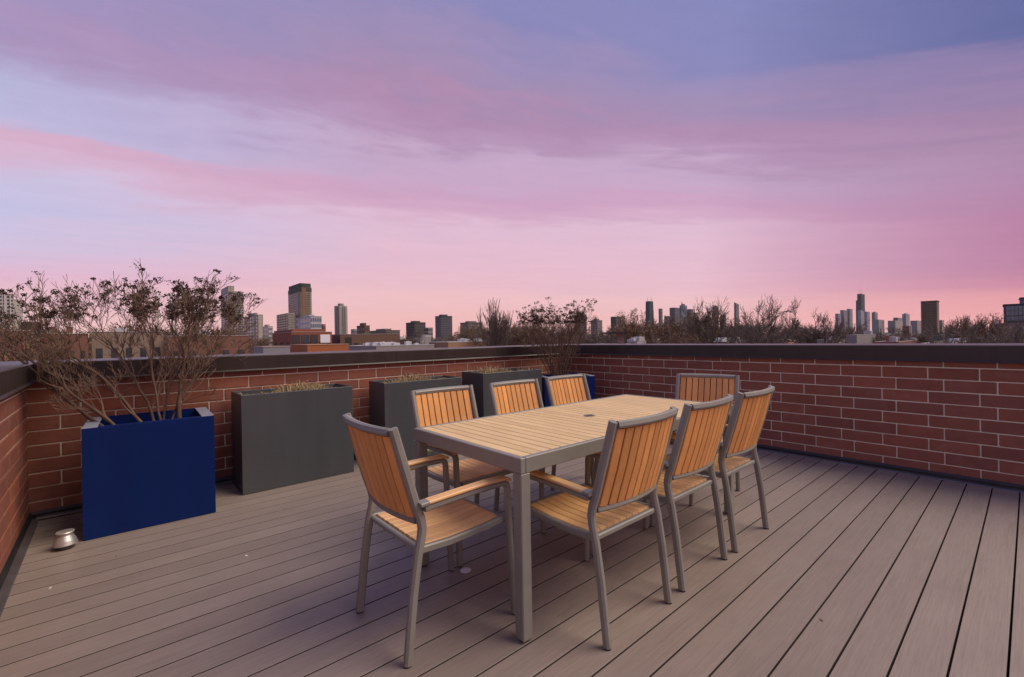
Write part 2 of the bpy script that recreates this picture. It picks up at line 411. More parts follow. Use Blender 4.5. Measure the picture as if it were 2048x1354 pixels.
# ------------------------------------------------------------------ planters
def planter(name, label, loc, rz, W, D, H, material, wall=.02, rim='in', soil=.06, group=None):
    t = thing(name, label, 'planter', loc, rz, group)
    b = MB(); a, d = W/2, D/2; c = .004; i_ = wall
    # outer shell as a chamfered ring, open on top
    def ring(x, y, z): return [(-x, -y, z), (x, -y, z), (x, y, z), (-x, y, z)]
    rs = [ring(a-c, d-c, 0), ring(a, d, c), ring(a, d, H-c), ring(a-c, d-c, H), ring(a-i_+c, d-i_+c, H), ring(a-i_, d-i_, H-c), ring(a-i_, d-i_, H-.25)]
    vs = [p for r_ in rs for p in r_]; fs = [(3, 2, 1, 0)]
    for q in range(len(rs)-1):
        for k in range(4): fs.append((q*4+k, q*4+(k+1) % 4, q*4+4+(k+1) % 4, q*4+4+k))
    fs.append(tuple(range(len(vs)-4, len(vs))))
    b.add(vs, fs); b.build('shell', material, t)
    s_ = MB(); nx, ny = 14, 8; rnd = random.Random(W*100+loc[0])
    for y in range(ny+1):
        for x in range(nx+1):
            s_.v.append(((-a+i_+.001)+(2*a-2*i_-.002)*x/nx, (-d+i_+.001)+(2*d-2*i_-.002)*y/ny, H-soil+rnd.uniform(-.014, .014)))
    s_.f = [(y*(nx+1)+x, y*(nx+1)+x+1, (y+1)*(nx+1)+x+1, (y+1)*(nx+1)+x) for y in range(ny) for x in range(nx)]
    s_.build('soil', 'soil', t, True)
    if rim == 'flange':
        for sx in (-1, 1):                             # flat end flanges at both short sides
            r_ = MB(); x0, x1 = sorted((sx*(a-.002), sx*(a-.075))); r_.cbox(x0, x1, -d+.003, d-.003, H-.002, H+.004, .0015); r_.build('end_flange', 'planter_rim', t)
        for sy in (-1, 1):
            r_ = MB(); y0, y1 = sorted((sy*(d-.002), sy*(d-.016))); r_.cbox(-a+.076, a-.076, y0, y1, H-.002, H+.004, .0015); r_.build('side_flange', material, t)
    return t
B1 = planter('blue_planter', 'large blue box planter with bare shrub near the left corner', (.147, 4.165, 0), R(-1.2), .70, .53, .708, 'planter_blue', .014, 'flange', .13)
G1 = planter('grey_planter', 'grey box planter beside the large blue planter', (1.165, 4.385, 0), R(.6), .912, .42, .806, 'planter_grey', .016)
G2 = planter('grey_planter', 'middle grey box planter half hidden by a chair back', (2.40, 4.37, 0), R(-2.0), .90, .40, .806, 'planter_grey', .016)
G3 = planter('grey_planter', 'farthest grey box planter beside the corner blue planter', (3.58, 4.33, 0), R(-3.0), .90, .46, .83, 'planter_grey', .016)
B2 = planter('blue_planter', 'blue box planter turned into the far corner behind the chairs', (4.50, 4.14, 0), R(-27), .70, .46, .715, 'planter_blue', .014, 'flange', .05)

# ------------------------------------------------------------------ shrubs
def rand_perp(d, rnd):
    while True:
        a = Vector((rnd.gauss(0, 1), rnd.gauss(0, 1), rnd.gauss(0, 1))); a = a-d*a.dot(d)
        if a.length > .1: return a.normalized()
def clump(mb, p, r_, nq, rnd, flat=.7):
    for _ in range(nq):
        while True:
            q = Vector((rnd.uniform(-1, 1), rnd.uniform(-1, 1), rnd.uniform(-1, 1)))
            if q.length < 1: break
        q.z *= flat; c = p+q*r_; sz = rnd.uniform(.0035, .0075)
        a = Vector((rnd.gauss(0, 1), rnd.gauss(0, 1), rnd.gauss(0, 1))).normalized(); b = rand_perp(a, rnd)
        mb.add([c-a*sz-b*sz*.6, c+a*sz-b*sz*.6, c+a*sz+b*sz*.6, c-a*sz+b*sz*.6], [(0, 1, 2, 3)])
def shrub(name, label, base_pts, seed, tipr, fine, clumps, zmin_clump, inside=None):
    rnd = random.Random(seed)
    t = thing(name, label, 'shrub', base_pts[0][0])
    o0 = Vector(base_pts[0][0])
    twigs, seeds = MB(), MB()
    def ok(p):
        if p.z < 1.16 and (p.y > 4.62 or p.x < -.42 or p.x > 5.04): return False
        return True
    def grow(p, d, L, r_, depth, stem):
        pts = [p.copy()]; rad = [r_]; nseg = 3 if depth > 0 else 2; q = p.copy(); dd = d.copy()
        for i in range(nseg):
            dd = (dd+rand_perp(dd, rnd)*rnd.uniform(.03, .22)+Vector((0, 0, .06))).normalized()
            q2 = q+dd*(L/nseg)
            if not ok(q2): dd = Vector((dd.x*.3, dd.y*-.2, abs(dd.z)+.5)).normalized(); q2 = q+dd*(L/nseg)
            q = q2; pts.append(q.copy()); rad.append(max(tipr, r_*(1-(.45 if depth else .6)*(i+1)/nseg)))
        stem.tube([x-o0 for x in pts], rad, 5 if r_ > .004 else 3)
        if depth == 0:
            if q.z > zmin_clump and rnd.random() < clumps: clump(seeds, q-o0, rnd.uniform(.014, .034), rnd.randint(10, 26), rnd)
            return
        nk = (2 if rnd.random() < .3 else 3) if depth > 2 else fine
        for i in range(nk):
            f_ = rnd.uniform(.35, 1) if i else 1.0
            j = min(int(f_*nseg), nseg-1); pp = pts[j].lerp(pts[j+1], f_*nseg-j) if f_ < 1 else pts[-1]
            nd = (dd*rnd.uniform(.75, 1)+rand_perp(dd, rnd)*rnd.uniform(.25, .75)+Vector((0, 0, .08))).normalized()
            grow(pp, nd, L*rnd.uniform(.52, .82), max(tipr, rad[j]*.62), depth-1, twigs)
    for (p, path, r_, depth, L) in base_pts:
        st = MB(); pts = [Vector(p)]+[Vector(x) for x in path]
        fine_pts = []
        for a, b in zip(pts, pts[1:]):
            for i in range(3): fine_pts.append(a.lerp(b, i/3)+Vector((rnd.uniform(-.006, .006), rnd.uniform(-.006, .006), 0)))
        fine_pts.append(pts[-1]); nn = len(fine_pts)
        rad = [r_*(1-.55*i/(nn-1)) for i in range(nn)]
        st.tube([x-o0 for x in fine_pts], rad, 7)
        st.build('stem', 'bark_shrub', t, True)
        for i in range(2, nn):
            if rnd.random() < .75 or i == nn-1:
                d = (fine_pts[i]-fine_pts[i-1]).normalized()
                for _ in range(2 if i > nn/2 else 1):
                    nd = (d+rand_perp(d, rnd)*rnd.uniform(.3, .8)+Vector((0, 0, .1))).normalized() if i < nn-1 else (d+rand_perp(d, rnd)*rnd.uniform(.1, .5)).normalized()
                    grow(fine_pts[i], nd, L*rnd.uniform(.7, 1.1), rad[i]*.62, depth, twigs)
    tag(twigs.build('twigs', 'twig_shrub', t), kind='stuff')
    if seeds.v: tag(seeds.build('seed_heads', 'seed', t), kind='stuff')
    return t
z0 = .575
shrub('bare_shrub', 'bare twiggy shrub with dark dried seed heads in the large blue planter', [
    ((.30, 4.17, z0), [(.31, 4.17, .80), (.335, 4.19, 1.00), (.34, 4.18, 1.17), (.37, 4.16, 1.28)], .017, 4, .215),
    ((.14, 4.12, z0), [(.02, 4.20, .80), (-.10, 4.27, .98), (-.24, 4.32, 1.14), (-.34, 4.36, 1.24)], .012, 4, .19),
    ((.02, 4.10, z0), [(-.10, 4.12, .74), (-.26, 4.20, .90), (-.36, 4.25, 1.04), (-.50, 4.30, 1.18)], .012, 4, .15),
    ((-.03, 4.10, z0), [(-.14, 4.18, .70), (-.28, 4.28, .84), (-.38, 4.36, .98), (-.54, 4.44, 1.16)], .015, 4, .13),
    ((.18, 4.2, z0), [(.12, 4.25, .82), (.04, 4.32, 1.02), (-.06, 4.36, 1.22), (-.10, 4.38, 1.28)], .010, 4, .21),
    ((.20, 4.12, z0), [(.18, 4.14, .84), (.15, 4.18, 1.05), (.17, 4.2, 1.22), (.16, 4.22, 1.28)], .009, 4, .20),
    ((.24, 4.15, z0), [(.30, 4.2, .80), (.42, 4.26, .97), (.54, 4.32, 1.13), (.62, 4.36, 1.26)], .009, 4, .20),
    ((.21, 4.24, z0), [(.24, 4.30, .82), (.28, 4.36, 1.00), (.34, 4.42, 1.18), (.40, 4.44, 1.24)], .008, 4, .20),
], 11, .0014, 3, .17, 1.42)
zz = .66
sp = []
rs = random.Random(5)
for i in range(24):
    a = rs.uniform(-1, 1); b = rs.uniform(-1, 1)
    p = Vector((4.46+a*.09, 4.18+b*.07, zz))
    tip = Vector((4.48+a*.28-.02, 4.20+b*.20-a*.16, rs.uniform(1.20, 1.42)))
    sp.append((tuple(p), [tuple(p.lerp(tip, .33)+Vector((0, 0, .03))), tuple(p.lerp(tip, .66)+Vector((0, 0, .03))), tuple(tip)], .0065, 3, .15))
shrub('bare_shrub', 'thin bare shrub of upright stems in the far corner blue planter', sp, 21, .0012, 2, .5, 1.42)

def dry_bed(name, label, P, W, D, H, seed, n, green):
    rnd = random.Random(seed); b = MB()
    for i in range(n):
        cx = rnd.gauss(0, .5)
        x = max(-W/2+.03, min(W/2-.03, rnd.uniform(-W/2, W/2)*1.0)); y = rnd.uniform(-D/2+.03, D/2-.03)
        h = rnd.uniform(.025, .095)*(1+.55*math.sin(x*9+seed)); lean = Vector((rnd.gauss(0, .6), rnd.gauss(0, .6), 1)).normalized()
        p = Vector((x, y, H)); q = p+lean*h; r_ = q+Vector((rnd.gauss(0, .02), rnd.gauss(0, .02), rnd.uniform(-.012, .02)))
        w_ = Vector((rnd.gauss(0, 1), rnd.gauss(0, 1), 0)).normalized()*rnd.uniform(.0014, .0030)
        b.add([p-w_, p+w_, q+w_, q-w_], [(0, 1, 2, 3)]); b.add([q-w_, q+w_, r_], [(0, 1, 2)])
    o = b.build(name, 'straw'); o.matrix_world = P.matrix_basis.copy()
    return tag(o, label, 'dry plants', kind='stuff')
dry_bed('dry_grass', 'straw coloured dried stems in the grey planter beside the blue one', G1, .86, .37, .74, 1, 1500, 0)
dry_bed('dry_grass', 'dried stems with a few green shoots in the middle grey planter', G2, .85, .35, .74, 2, 1400, 1)
dry_bed('dry_grass', 'short dried stubble in the farthest grey planter', G3, .85, .41, .765, 3, 1500, 0)

# ------------------------------------------------------------------ table
TX0, TX1, TY0, TY1, TZ = 1.196, 3.164, 1.342, 2.218, .750
tab = thing('dining_table', 'long outdoor dining table with tan slatted top and grey metal frame', 'table', ((TX0+TX1)/2, (TY0+TY1)/2, 0))
tw, td = (TX1-TX0)/2, (TY1-TY0)/2
for sy in (-1, 1):
    b = MB(); y0, y1 = sorted((sy*td, sy*(td-.028))); b.cbox(-tw+.0285, tw-.0285, y0, y1, TZ-.064, TZ, .003); b.build('apron', 'metal', tab)
for sx in (-1, 1):
    b = MB(); x0, x1 = sorted((sx*tw, sx*(tw-.028))); b.cbox(x0, x1, -td, td, TZ-.064, TZ, .003); b.build('apron', 'metal', tab)
for sx in (-1, 1):
    for sy in (-1, 1):
        b = MB(); x0, x1 = sorted((sx*(tw-.001), sx*(tw-.054))); y0, y1 = sorted((sy*(td-.001), sy*(td-.054)))
        b.cbox(x0, x1, y0, y1, .008, TZ-.0645, .004); lg = b.build('leg', 'metal', tab)
        f_ = MB(); f_.lathe([(.020, 0), (.020, .008)], 12, ((x0+x1)/2, (y0+y1)/2)); f_.build('foot', 'foot', lg)
NS = 32; sw = (2*tw-.058)/NS
sm = MB(); sm.cbox(-sw/2+.0027, sw/2-.0027, -td+.030, td-.030, TZ-.022, TZ-.0015, .002); sme = sm.mesh('slat', 'slat_table')
for i in range(NS): link('slat', sme, tab, (-tw+.029+sw*(i+.5), 0, 0))
b = MB(); b.box(-tw+.05, tw-.05, -.02, .02, TZ-.05, TZ-.0225); b.box(-tw+.05, tw-.05, -.30, -.27, TZ-.05, TZ-.0225); b.box(-tw+.05, tw-.05, .27, .30, TZ-.05, TZ-.0225); b.build('support_rails', 'metal', tab)
b = MB(); b.lathe([(.036, TZ-.0012), (.036, TZ+.001), (.033, TZ+.0022), (.027, TZ+.0022), (.026, TZ-.0005)], 24, (-.02, 0)); b.build('umbrella_hole_ring', 'metal', tab, True)
b = MB(); b.lathe([(.0255, TZ-.001), (.0255, TZ+.0004)], 24, (-.02, 0)); b.build('hole_cap', 'foot', tab)

# ------------------------------------------------------------------ chairs
def backline(z):                                       # y of the back plane at height z
    return .060+(z-.54)*(-.105/.365)
def bow(x): return -.034*(1-(x/.235)**2)
def make_chair():
    t = thing('armchair', 'x', 'chair')
    sec = rrect(.030, .026, .006)
    for sx in (-1, 1):
        st = MB(); x = sx*.228
        st.sweep([(x, .002, .006), (x, .030, .26), (x, .052, .40), (x, .068, .47), (x, .072, .505), (x, .066, .54), (x, .045, .60), (x, .0, .755), (x, -.040, .892), (x, -.044, .905)], rrect(.030, .034, .008), (1, 0, 0))
        lg = st.build('rear_leg', 'metal', t)
        f_ = MB(); f_.lathe([(.014, 0), (.014, .007)], 10, (x, .0)); f_.build('foot', 'foot', lg)
        fr = MB(); x = sx*.252
        fr.sweep([(x+sx*.004, .512, .006), (x+sx*.002, .500, .25), (x, .487, .50), (x, .485, .566), (x, .479, .588), (x, .462, .598), (x, .36, .600), (x-sx*.002, .20, .594), (x-sx*.004, .070, .586)], rrect(.032, .026, .007), (1, 0, 0))
        lg = fr.build('front_leg', 'metal', t)
        f_ = MB(); f_.lathe([(.013, 0), (.013, .007)], 10, (x+sx*.004, .513)); f_.build('foot', 'foot', lg)
        ar = MB(); ar.sweep([(x, .492, .606), (x, .470, .6185), (x, .36, .6205), (x-sx*.001, .20, .6145), (x-sx*.004, .085, .608)], rrect(.046, .014, .004), (1, 0, 0))
        ar.build('armrest', 'slat_y', t)
        ec = MB(); ec.sweep([(x-sx*.004, .084, .6075), (x-sx*.004, .048, .605)], rrect(.046, .0145, .003), (1, 0, 0)); ec.build('arm_bracket', 'metal', t)
        sr = MB(); xs = sx*.222
        sr.sweep([(xs, .060, .418), (xs, .20, .411), (xs, .38, .417), (xs+sx*.006, .478, .430)], rrect(.022, .030, .005), (1, 0, 0)); sr.build('seat_rail', 'metal', t)
    for y, z in ((.066, .4145), (.476, .4255)):
        cr = MB(); cr.sweep([(-.212, y, z), (.212, y, z)], rrect(.024, .024, .005), (0, 1, 0)); cr.build('cross_rail', 'metal', t)
    xs = [-.213+.426*i/12 for i in range(13)]
    tr = MB(); tr.sweep([(x, backline(.892)+bow(x), .890) for x in xs], rrect(.030, .036, .007), (0, 0.28, 1)); tr.build('top_rail', 'metal', t)
    br = MB(); br.sweep([(x, backline(.535)+bow(x), .532) for x in xs], rrect(.026, .022, .006), (0, 0.28, 1)); br.build('bottom_rail', 'metal', t)
    N = 9; wd = .424/N
    for i in range(N):
        x = -.212+wd*(i+.5); s_ = MB(); yaw = math.atan2(bow(x+.01)-bow(x-.01), .02)
        s_.sweep([(x, backline(.546)+bow(x), .546), (x, backline(.70)+bow(x)-.004, .70), (x, backline(.873)+bow(x), .873)], rrect(wd-.0062, .016, .002), (math.cos(yaw), math.sin(yaw), 0))
        s_.build('back_slat', 'slat_z', t)
    wd = .42/N
    bk = MB(); bk.sweep([(0, .082, .4215), (0, .20, .417), (0, .33, .4185), (0, .430, .427), (0, .462, .4295)], rrect(.40, .003, .001), (1, 0, 0)); bk.build('seat_gap_dark', 'foot', t)  # dark sheet added inside the seat so its slat gaps look dark
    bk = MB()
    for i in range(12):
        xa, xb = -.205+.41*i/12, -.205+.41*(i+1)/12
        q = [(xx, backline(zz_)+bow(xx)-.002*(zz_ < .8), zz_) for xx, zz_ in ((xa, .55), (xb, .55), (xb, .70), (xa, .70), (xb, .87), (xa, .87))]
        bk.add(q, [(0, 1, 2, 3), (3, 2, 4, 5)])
    bk.build('back_gap_dark', 'foot', t)  # dark sheet added between the back slats to blacken the gaps
    for i in range(N):
        x = -.21+wd*(i+.5); s_ = MB()
        s_.sweep([(x, .080, .4245), (x, .20, .420), (x, .33, .4215), (x, .430, .430), (x, .463, .4325)], rrect(wd-.0042, .015, .0025), (1, 0, 0))
        s_.build('seat_slat', 'slat_y', t)
    return t
CH = make_chair()
spots = [
    ((.795, 1.782), R(-90), 'slatted armchair nearest the camera, at the near end of the table'),
    ((1.659, 1.106), 0, 'nearest of the three slatted armchairs on the right, its back to the camera'),
    ((2.253, 1.112), 0, 'middle one of the three slatted armchairs on the right side of the table'),
    ((2.836, 1.108), 0, 'farthest of the three slatted armchairs on the right side, nearest the brick wall'),
    ((1.62, 2.552), R(180), 'slatted armchair across the table, in front of the middle grey planter'),
    ((2.243, 2.535), R(180), 'slatted armchair across the table, in front of the farthest grey planter'),
    ((2.84, 2.55), R(180), 'slatted armchair across the table, in front of the corner blue planter'),
    ((3.60, 1.745), R(103), 'slatted armchair at the far end of the table, facing the camera'),
]
for i, ((x, y), rz, lab) in enumerate(spots):
    o = CH if i == 0 else copy_tree(CH)
    o.location = (x, y, 0); o.rotation_euler = (0, 0, rz)
    tag(o, lab, 'chair', 'armchairs around the dining table')

# ------------------------------------------------------------------ small things on the deck
ve = thing('roof_vent', 'small galvanised metal vent cap in the left corner of the deck', 'vent', (-.285, 3.86, 0))
b = MB(); b.lathe([(.040, 0), (.040, .030), (.042, .034)], 24); b.build('collar', 'trim', ve, True)
b = MB(); b.lathe([(.056, .026), (.057, .030), (.050, .052), (.036, .082), (.036, .094)], 32); b.build('cone', 'galv', ve)
b = MB(); b.lathe([(.036, .0945), (.042, .096), (.043, .100), (.041, .103), (.012, .104)], 32); b.build('cap', 'galv', ve)
b = MB(); b.lathe([(.029, .0008), (.029, .0025), (.027, .0035)], 24)  # pale disc added in place of the sun spot through the umbrella hole
d = tag(b.build('sun_spot_disc', 'pale'), 'small pale round disc on the deck under the table standing in for the sun spot', 'disc'); d.location = (1.361, 1.983, 0)

for i, (x, y, z_, lab) in enumerate(((-.30, 3.28, .6, 'tiny pale wood chip on the deck boards at far left'), (.52, 2.98, 2.1, 'tiny pale chip on the deck boards left of the chairs'), (-.05, 3.50, 1.2, 'tiny dry leaf on the deck right of the vent cap'), (2.25, .60, .3, 'tiny dry leaf on the open deck at the right'))):
    b = MB(); q = .006+.004*(i % 2)
    b.prism([(-q, -q*.3), (-q*.2, -q*.6), (q, -q*.2), (q*.8, q*.35), (-q*.1, q*.5)], .0005, .0035)
    o = tag(b.build('wood_chip' if i < 2 else 'dry_leaf', 'pale' if i < 2 else 'leaf_dry'), lab, 'chip' if i < 2 else 'leaf'); o.location = (x, y, 0); o.rotation_euler = (0, 0, z_)
# ------------------------------------------------------------------ city: helpers
PAL = {}
def pal(c):
    if c not in PAL: PAL[c] = 'wall_%d' % len(PAL); bmat(PAL[c], c)
    return PAL[c]
def footprint(px0, px1, s_, D, depth=None):
    """grid aligned block whose near corner shows at the fraction s_ between px0 and px1"""
    if s_ is None:
        c = at((px0+px1)/2, 677, D); wdt = (px1-px0)/F_PX*D
        rz = theta((px0+px1)/2)-math.pi/2
        d = depth or wdt
        wdt *= math.cos(math.atan(((px0+px1)/2-1024)/F_PX))
        return Vector((c.x, c.y, GZ))+Vector((math.cos(rz+math.pi/2), math.sin(rz+math.pi/2), 0))*d/2, rz, wdt, d
    N = at(px0+s_*(px1-px0), 677, D)
    ty = N.x*math.tan(theta(px0))-N.y; tx = N.y/math.tan(theta(px1))-N.x
    return Vector((N.x+tx/2, N.y+ty/2, GZ)), 0, tx, ty
def windows(mb, W, D, z0, z1, floors, cw, ch, nx, ny, prd=.08):
    fh = (z1-z0)/floors
    for f_ in range(floors):
        za = z0+fh*(f_+.5-ch/2); zb = z0+fh*(f_+.5+ch/2)
        for n_, L, oth, ax in ((nx, W, D, 0), (ny, D, W, 1)):
            if not n_: continue
            st = L/n_
            for i in range(n_):
                a = -L/2+st*(i+.5-cw/2); b_ = -L/2+st*(i+.5+cw/2)
                for sg in (-1, 1):
                    q0, q1 = sorted((sg*oth/2, sg*(oth/2+prd)))
                    if ax == 0: mb.box(a, b_, q0, q1, za, zb)
                    else: mb.box(q0, q1, a, b_, za, zb)
def tower(name, label, px0, px1, ytop, D, s_, color, floors=16, nx=6, ny=6, cw=.55, ch=.5, glass='glass_dark', depth=None, top=True, piers=0, cat='building', group=None, bands=False, roof=None):
    loc, rz, W, Dp = footprint(px0, px1, s_, D, depth)
    H = at((px0+px1)/2, ytop, D).z-GZ
    t = thing(name, label, cat, loc, rz, group)
    b = MB(); b.box(-W/2, W/2, -Dp/2, Dp/2, 0, H); b.build('wall', pal(color), t)
    wb = MB()
    if floors: windows(wb, W, Dp, H*.04, H*.985, floors, cw, ch, nx, ny, max(.06, D*.0002))
    if wb.v: tag(wb.build('windows', glass, t), kind='stuff')
    if piers:
        pb = MB(); q = max(.25, W/60)
        for i in range(piers+1):
            x = -W/2+W*i/piers; y = -Dp/2+Dp*i/piers
            for sg in (-1, 1):
                y0, y1 = sorted((sg*Dp/2, sg*(Dp/2+q))); pb.box(x-q, x+q, y0, y1, 0, H*.995)
                x0, x1 = sorted((sg*W/2, sg*(W/2+q))); pb.box(x0, x1, y-q, y+q, 0, H*.995)
        tag(pb.build('piers', pal(tuple(min(1, c*1.25) for c in color)), t), kind='stuff')
    if bands:
        pb = MB()
        for i in range(floors+1):
            z = H*.04+(H*.945)*i/floors; e = max(.15, D*.0004); h_ = H/floors*.18
            pb.box(-W/2-e, W/2+e, -Dp/2-e, Dp/2+e, z-h_, z+h_)
        tag(pb.build('floor_bands', pal(tuple(min(1, c*1.3) for c in color)), t), kind='stuff')
    if top:
        q = MB(); pt = min(W, Dp)*.04
        q.box(-W/2-pt, W/2+pt, -Dp/2-pt, Dp/2+pt, H, H+max(.5, H*.008)); q.build('cornice', pal(color), t)
        q = MB(); q.box(-W*.28, W*.22, -Dp*.25, Dp*.25, H+max(.5, H*.008), H+max(.5, H*.008)+H*.035+1.0); q.build('penthouse', pal(tuple(c*.8 for c in color)), t)
    t['_WDH'] = (W, Dp, H)
    return t
GT = 'towers on the skyline'
# --- left: pale towers
t = tower('apartment_tower', 'pale apartment tower cut off by the left edge of the picture', -24, 29, 588, 620, None, (.46, .45, .43), 17, 7, 6, .62, .55, depth=26, bands=False)
W, Dp, H = t['_WDH']
b = MB(); b.box(W/2+.01, W/2+9, -6, Dp/2, 0, H*.93); b.build('side_wing', pal((.50, .47, .43)), t)
for i in range(3):
    b = MB(); b.box(-W*.08+i*5.2, -W*.08+i*5.2+1.2, -Dp/2-1.2, -Dp/2-.2, 0, H); b.build('pier', pal((.55, .53, .50)), t)
t = tower('apartment_tower', 'tall beige tower with stepped crown behind the left shrub', 443, 488, 582, 700, .42, (.33, .31, .27), 24, 6, 6, .5, .5, top=False)
W, Dp, H = t['_WDH']
b = MB(); b.box(-W*.5+.3, -W*.02, -Dp*.3, Dp*.5, H, at(455, 569, 700).z-GZ); b.build('crown', pal((.36, .34, .29)), t)
tower('apartment_block', 'lower beige block with vertical piers just right of the left shrub', 489, 526, 630, 420, .75, (.38, .34, .28), 12, 6, 5, .5, .6, piers=7, top=True)
tower('apartment_block', 'small pale block in the gap left of the red brick building', 524, 546, 653, 520, .6, (.52, .50, .46), 6, 4, 4)
# --- the big two-tone tower
loc, rz, W, Dp = footprint(577, 626, .5, 760)
H = at(601, 574, 760).z-GZ
t = thing('apartment_tower', 'tallest left tower with dark rounded top and an orange brown stripe', 'building', loc)
def rpoly(W, D, c, n=4):
    P = []
    for cx, cy, a0 in ((W/2-c, -D/2+c, -90), (W/2-c, D/2-c, 0), (-W/2+c, D/2-c, 90), (-W/2+c, -D/2+c, 180)):
        for k in range(n+1):
            a = R(a0+90*k/n); P.append((cx+c*math.cos(a), cy+c*math.sin(a)))
    return P
b = MB(); b.prism(rpoly(W, Dp, W*.18), 0, H); b.build('wall', pal((.30, .265, .20)), t)
b = MB(); b.prism(rpoly(W*.95, Dp*.95, W*.2), H, H+7); b.build('crown', pal((.06, .065, .055)), t)
b = MB(); b.prism(rpoly(W*1.01, Dp*1.01, W*.18), H*.93, H-.2); b.build('dark_top_floors', pal((.075, .08, .065)), t)
wb = MB()
for f_ in range(30):
    z = H*.05+H*.87*f_/30
    for i in range(7):
        y = -Dp*.30+Dp*.60*i/6
        wb.box(-W/2-.25, -W/2, y-Dp*.03, y+Dp*.03, z, z+H*.016)
        if i > 2: wb.box(-W*.30+W*.60*i/6-W*.03, -W*.30+W*.60*i/6+W*.03, -Dp/2-.25, -Dp/2, z, z+H*.016)
tag(wb.build('windows', 'glass_dark', t), kind='stuff')
b = MB(); b.box(-W*.34, -W*.02, -Dp/2-.5, -Dp/2+.2, 0, H*.99); b.build('brown_stripe', pal((.24, .14, .075)), t)
tower('apartment_block', 'beige block stepping up to the tall two tone tower', 554, 590, 626, 740, .62, (.34, .30, .24), 14, 5, 5, .45, .5, top=False)
tower('glass_block', 'pale block with glass bays in front of the tall two tone tower', 592, 644, 633, 560, .58, (.46, .47, .48), 6, 6, 6, .72, .62, 'glass_blue')
tower('narrow_block', 'narrow red and white block right of the pale glass block', 643, 652, 648, 575, .5, (.42, .20, .18), 4, 2, 2, .5, .5, top=False)
# --- fluted tower
loc, rz, W, Dp = footprint(664, 702, .5, 640)
H = at(683, 610, 640).z-GZ
t = thing('fluted_tower', 'beige tower with deep vertical flutes right of the red brick building', 'building', loc)
P = []
for k in range(72):
    a = 2*math.pi*k/72; r_ = min(W, Dp)*.58*(1+.13*math.cos(6*a+.6)); P.append((r_*math.cos(a), r_*math.sin(a)))
b = MB(); b.prism(P, 0, H); b.build('wall', pal((.36, .34, .30)), t)
rb_ = MB()
for k in range(18):
    a = 2*math.pi*(k+.5)/18; r_ = min(W, Dp)*.58*(1+.13*math.cos(6*a+.6))+.15
    rb_.prism([((r_)*math.cos(a+q)+0, (r_)*math.sin(a+q)) for q in (-.055, .055)]+[((r_-1.5)*math.cos(a+q), (r_-1.5)*math.sin(a+q)) for q in (.055, -.055)], 2, H*.97)
tag(rb_.build('window_strips', 'glass_dark', t), kind='stuff')
b = MB(); b.lathe([(W*.3, H), (W*.3, H+3.2), (W*.28, H+3.6)], 20); b.build('roof_drum', pal((.25, .24, .21)), t)
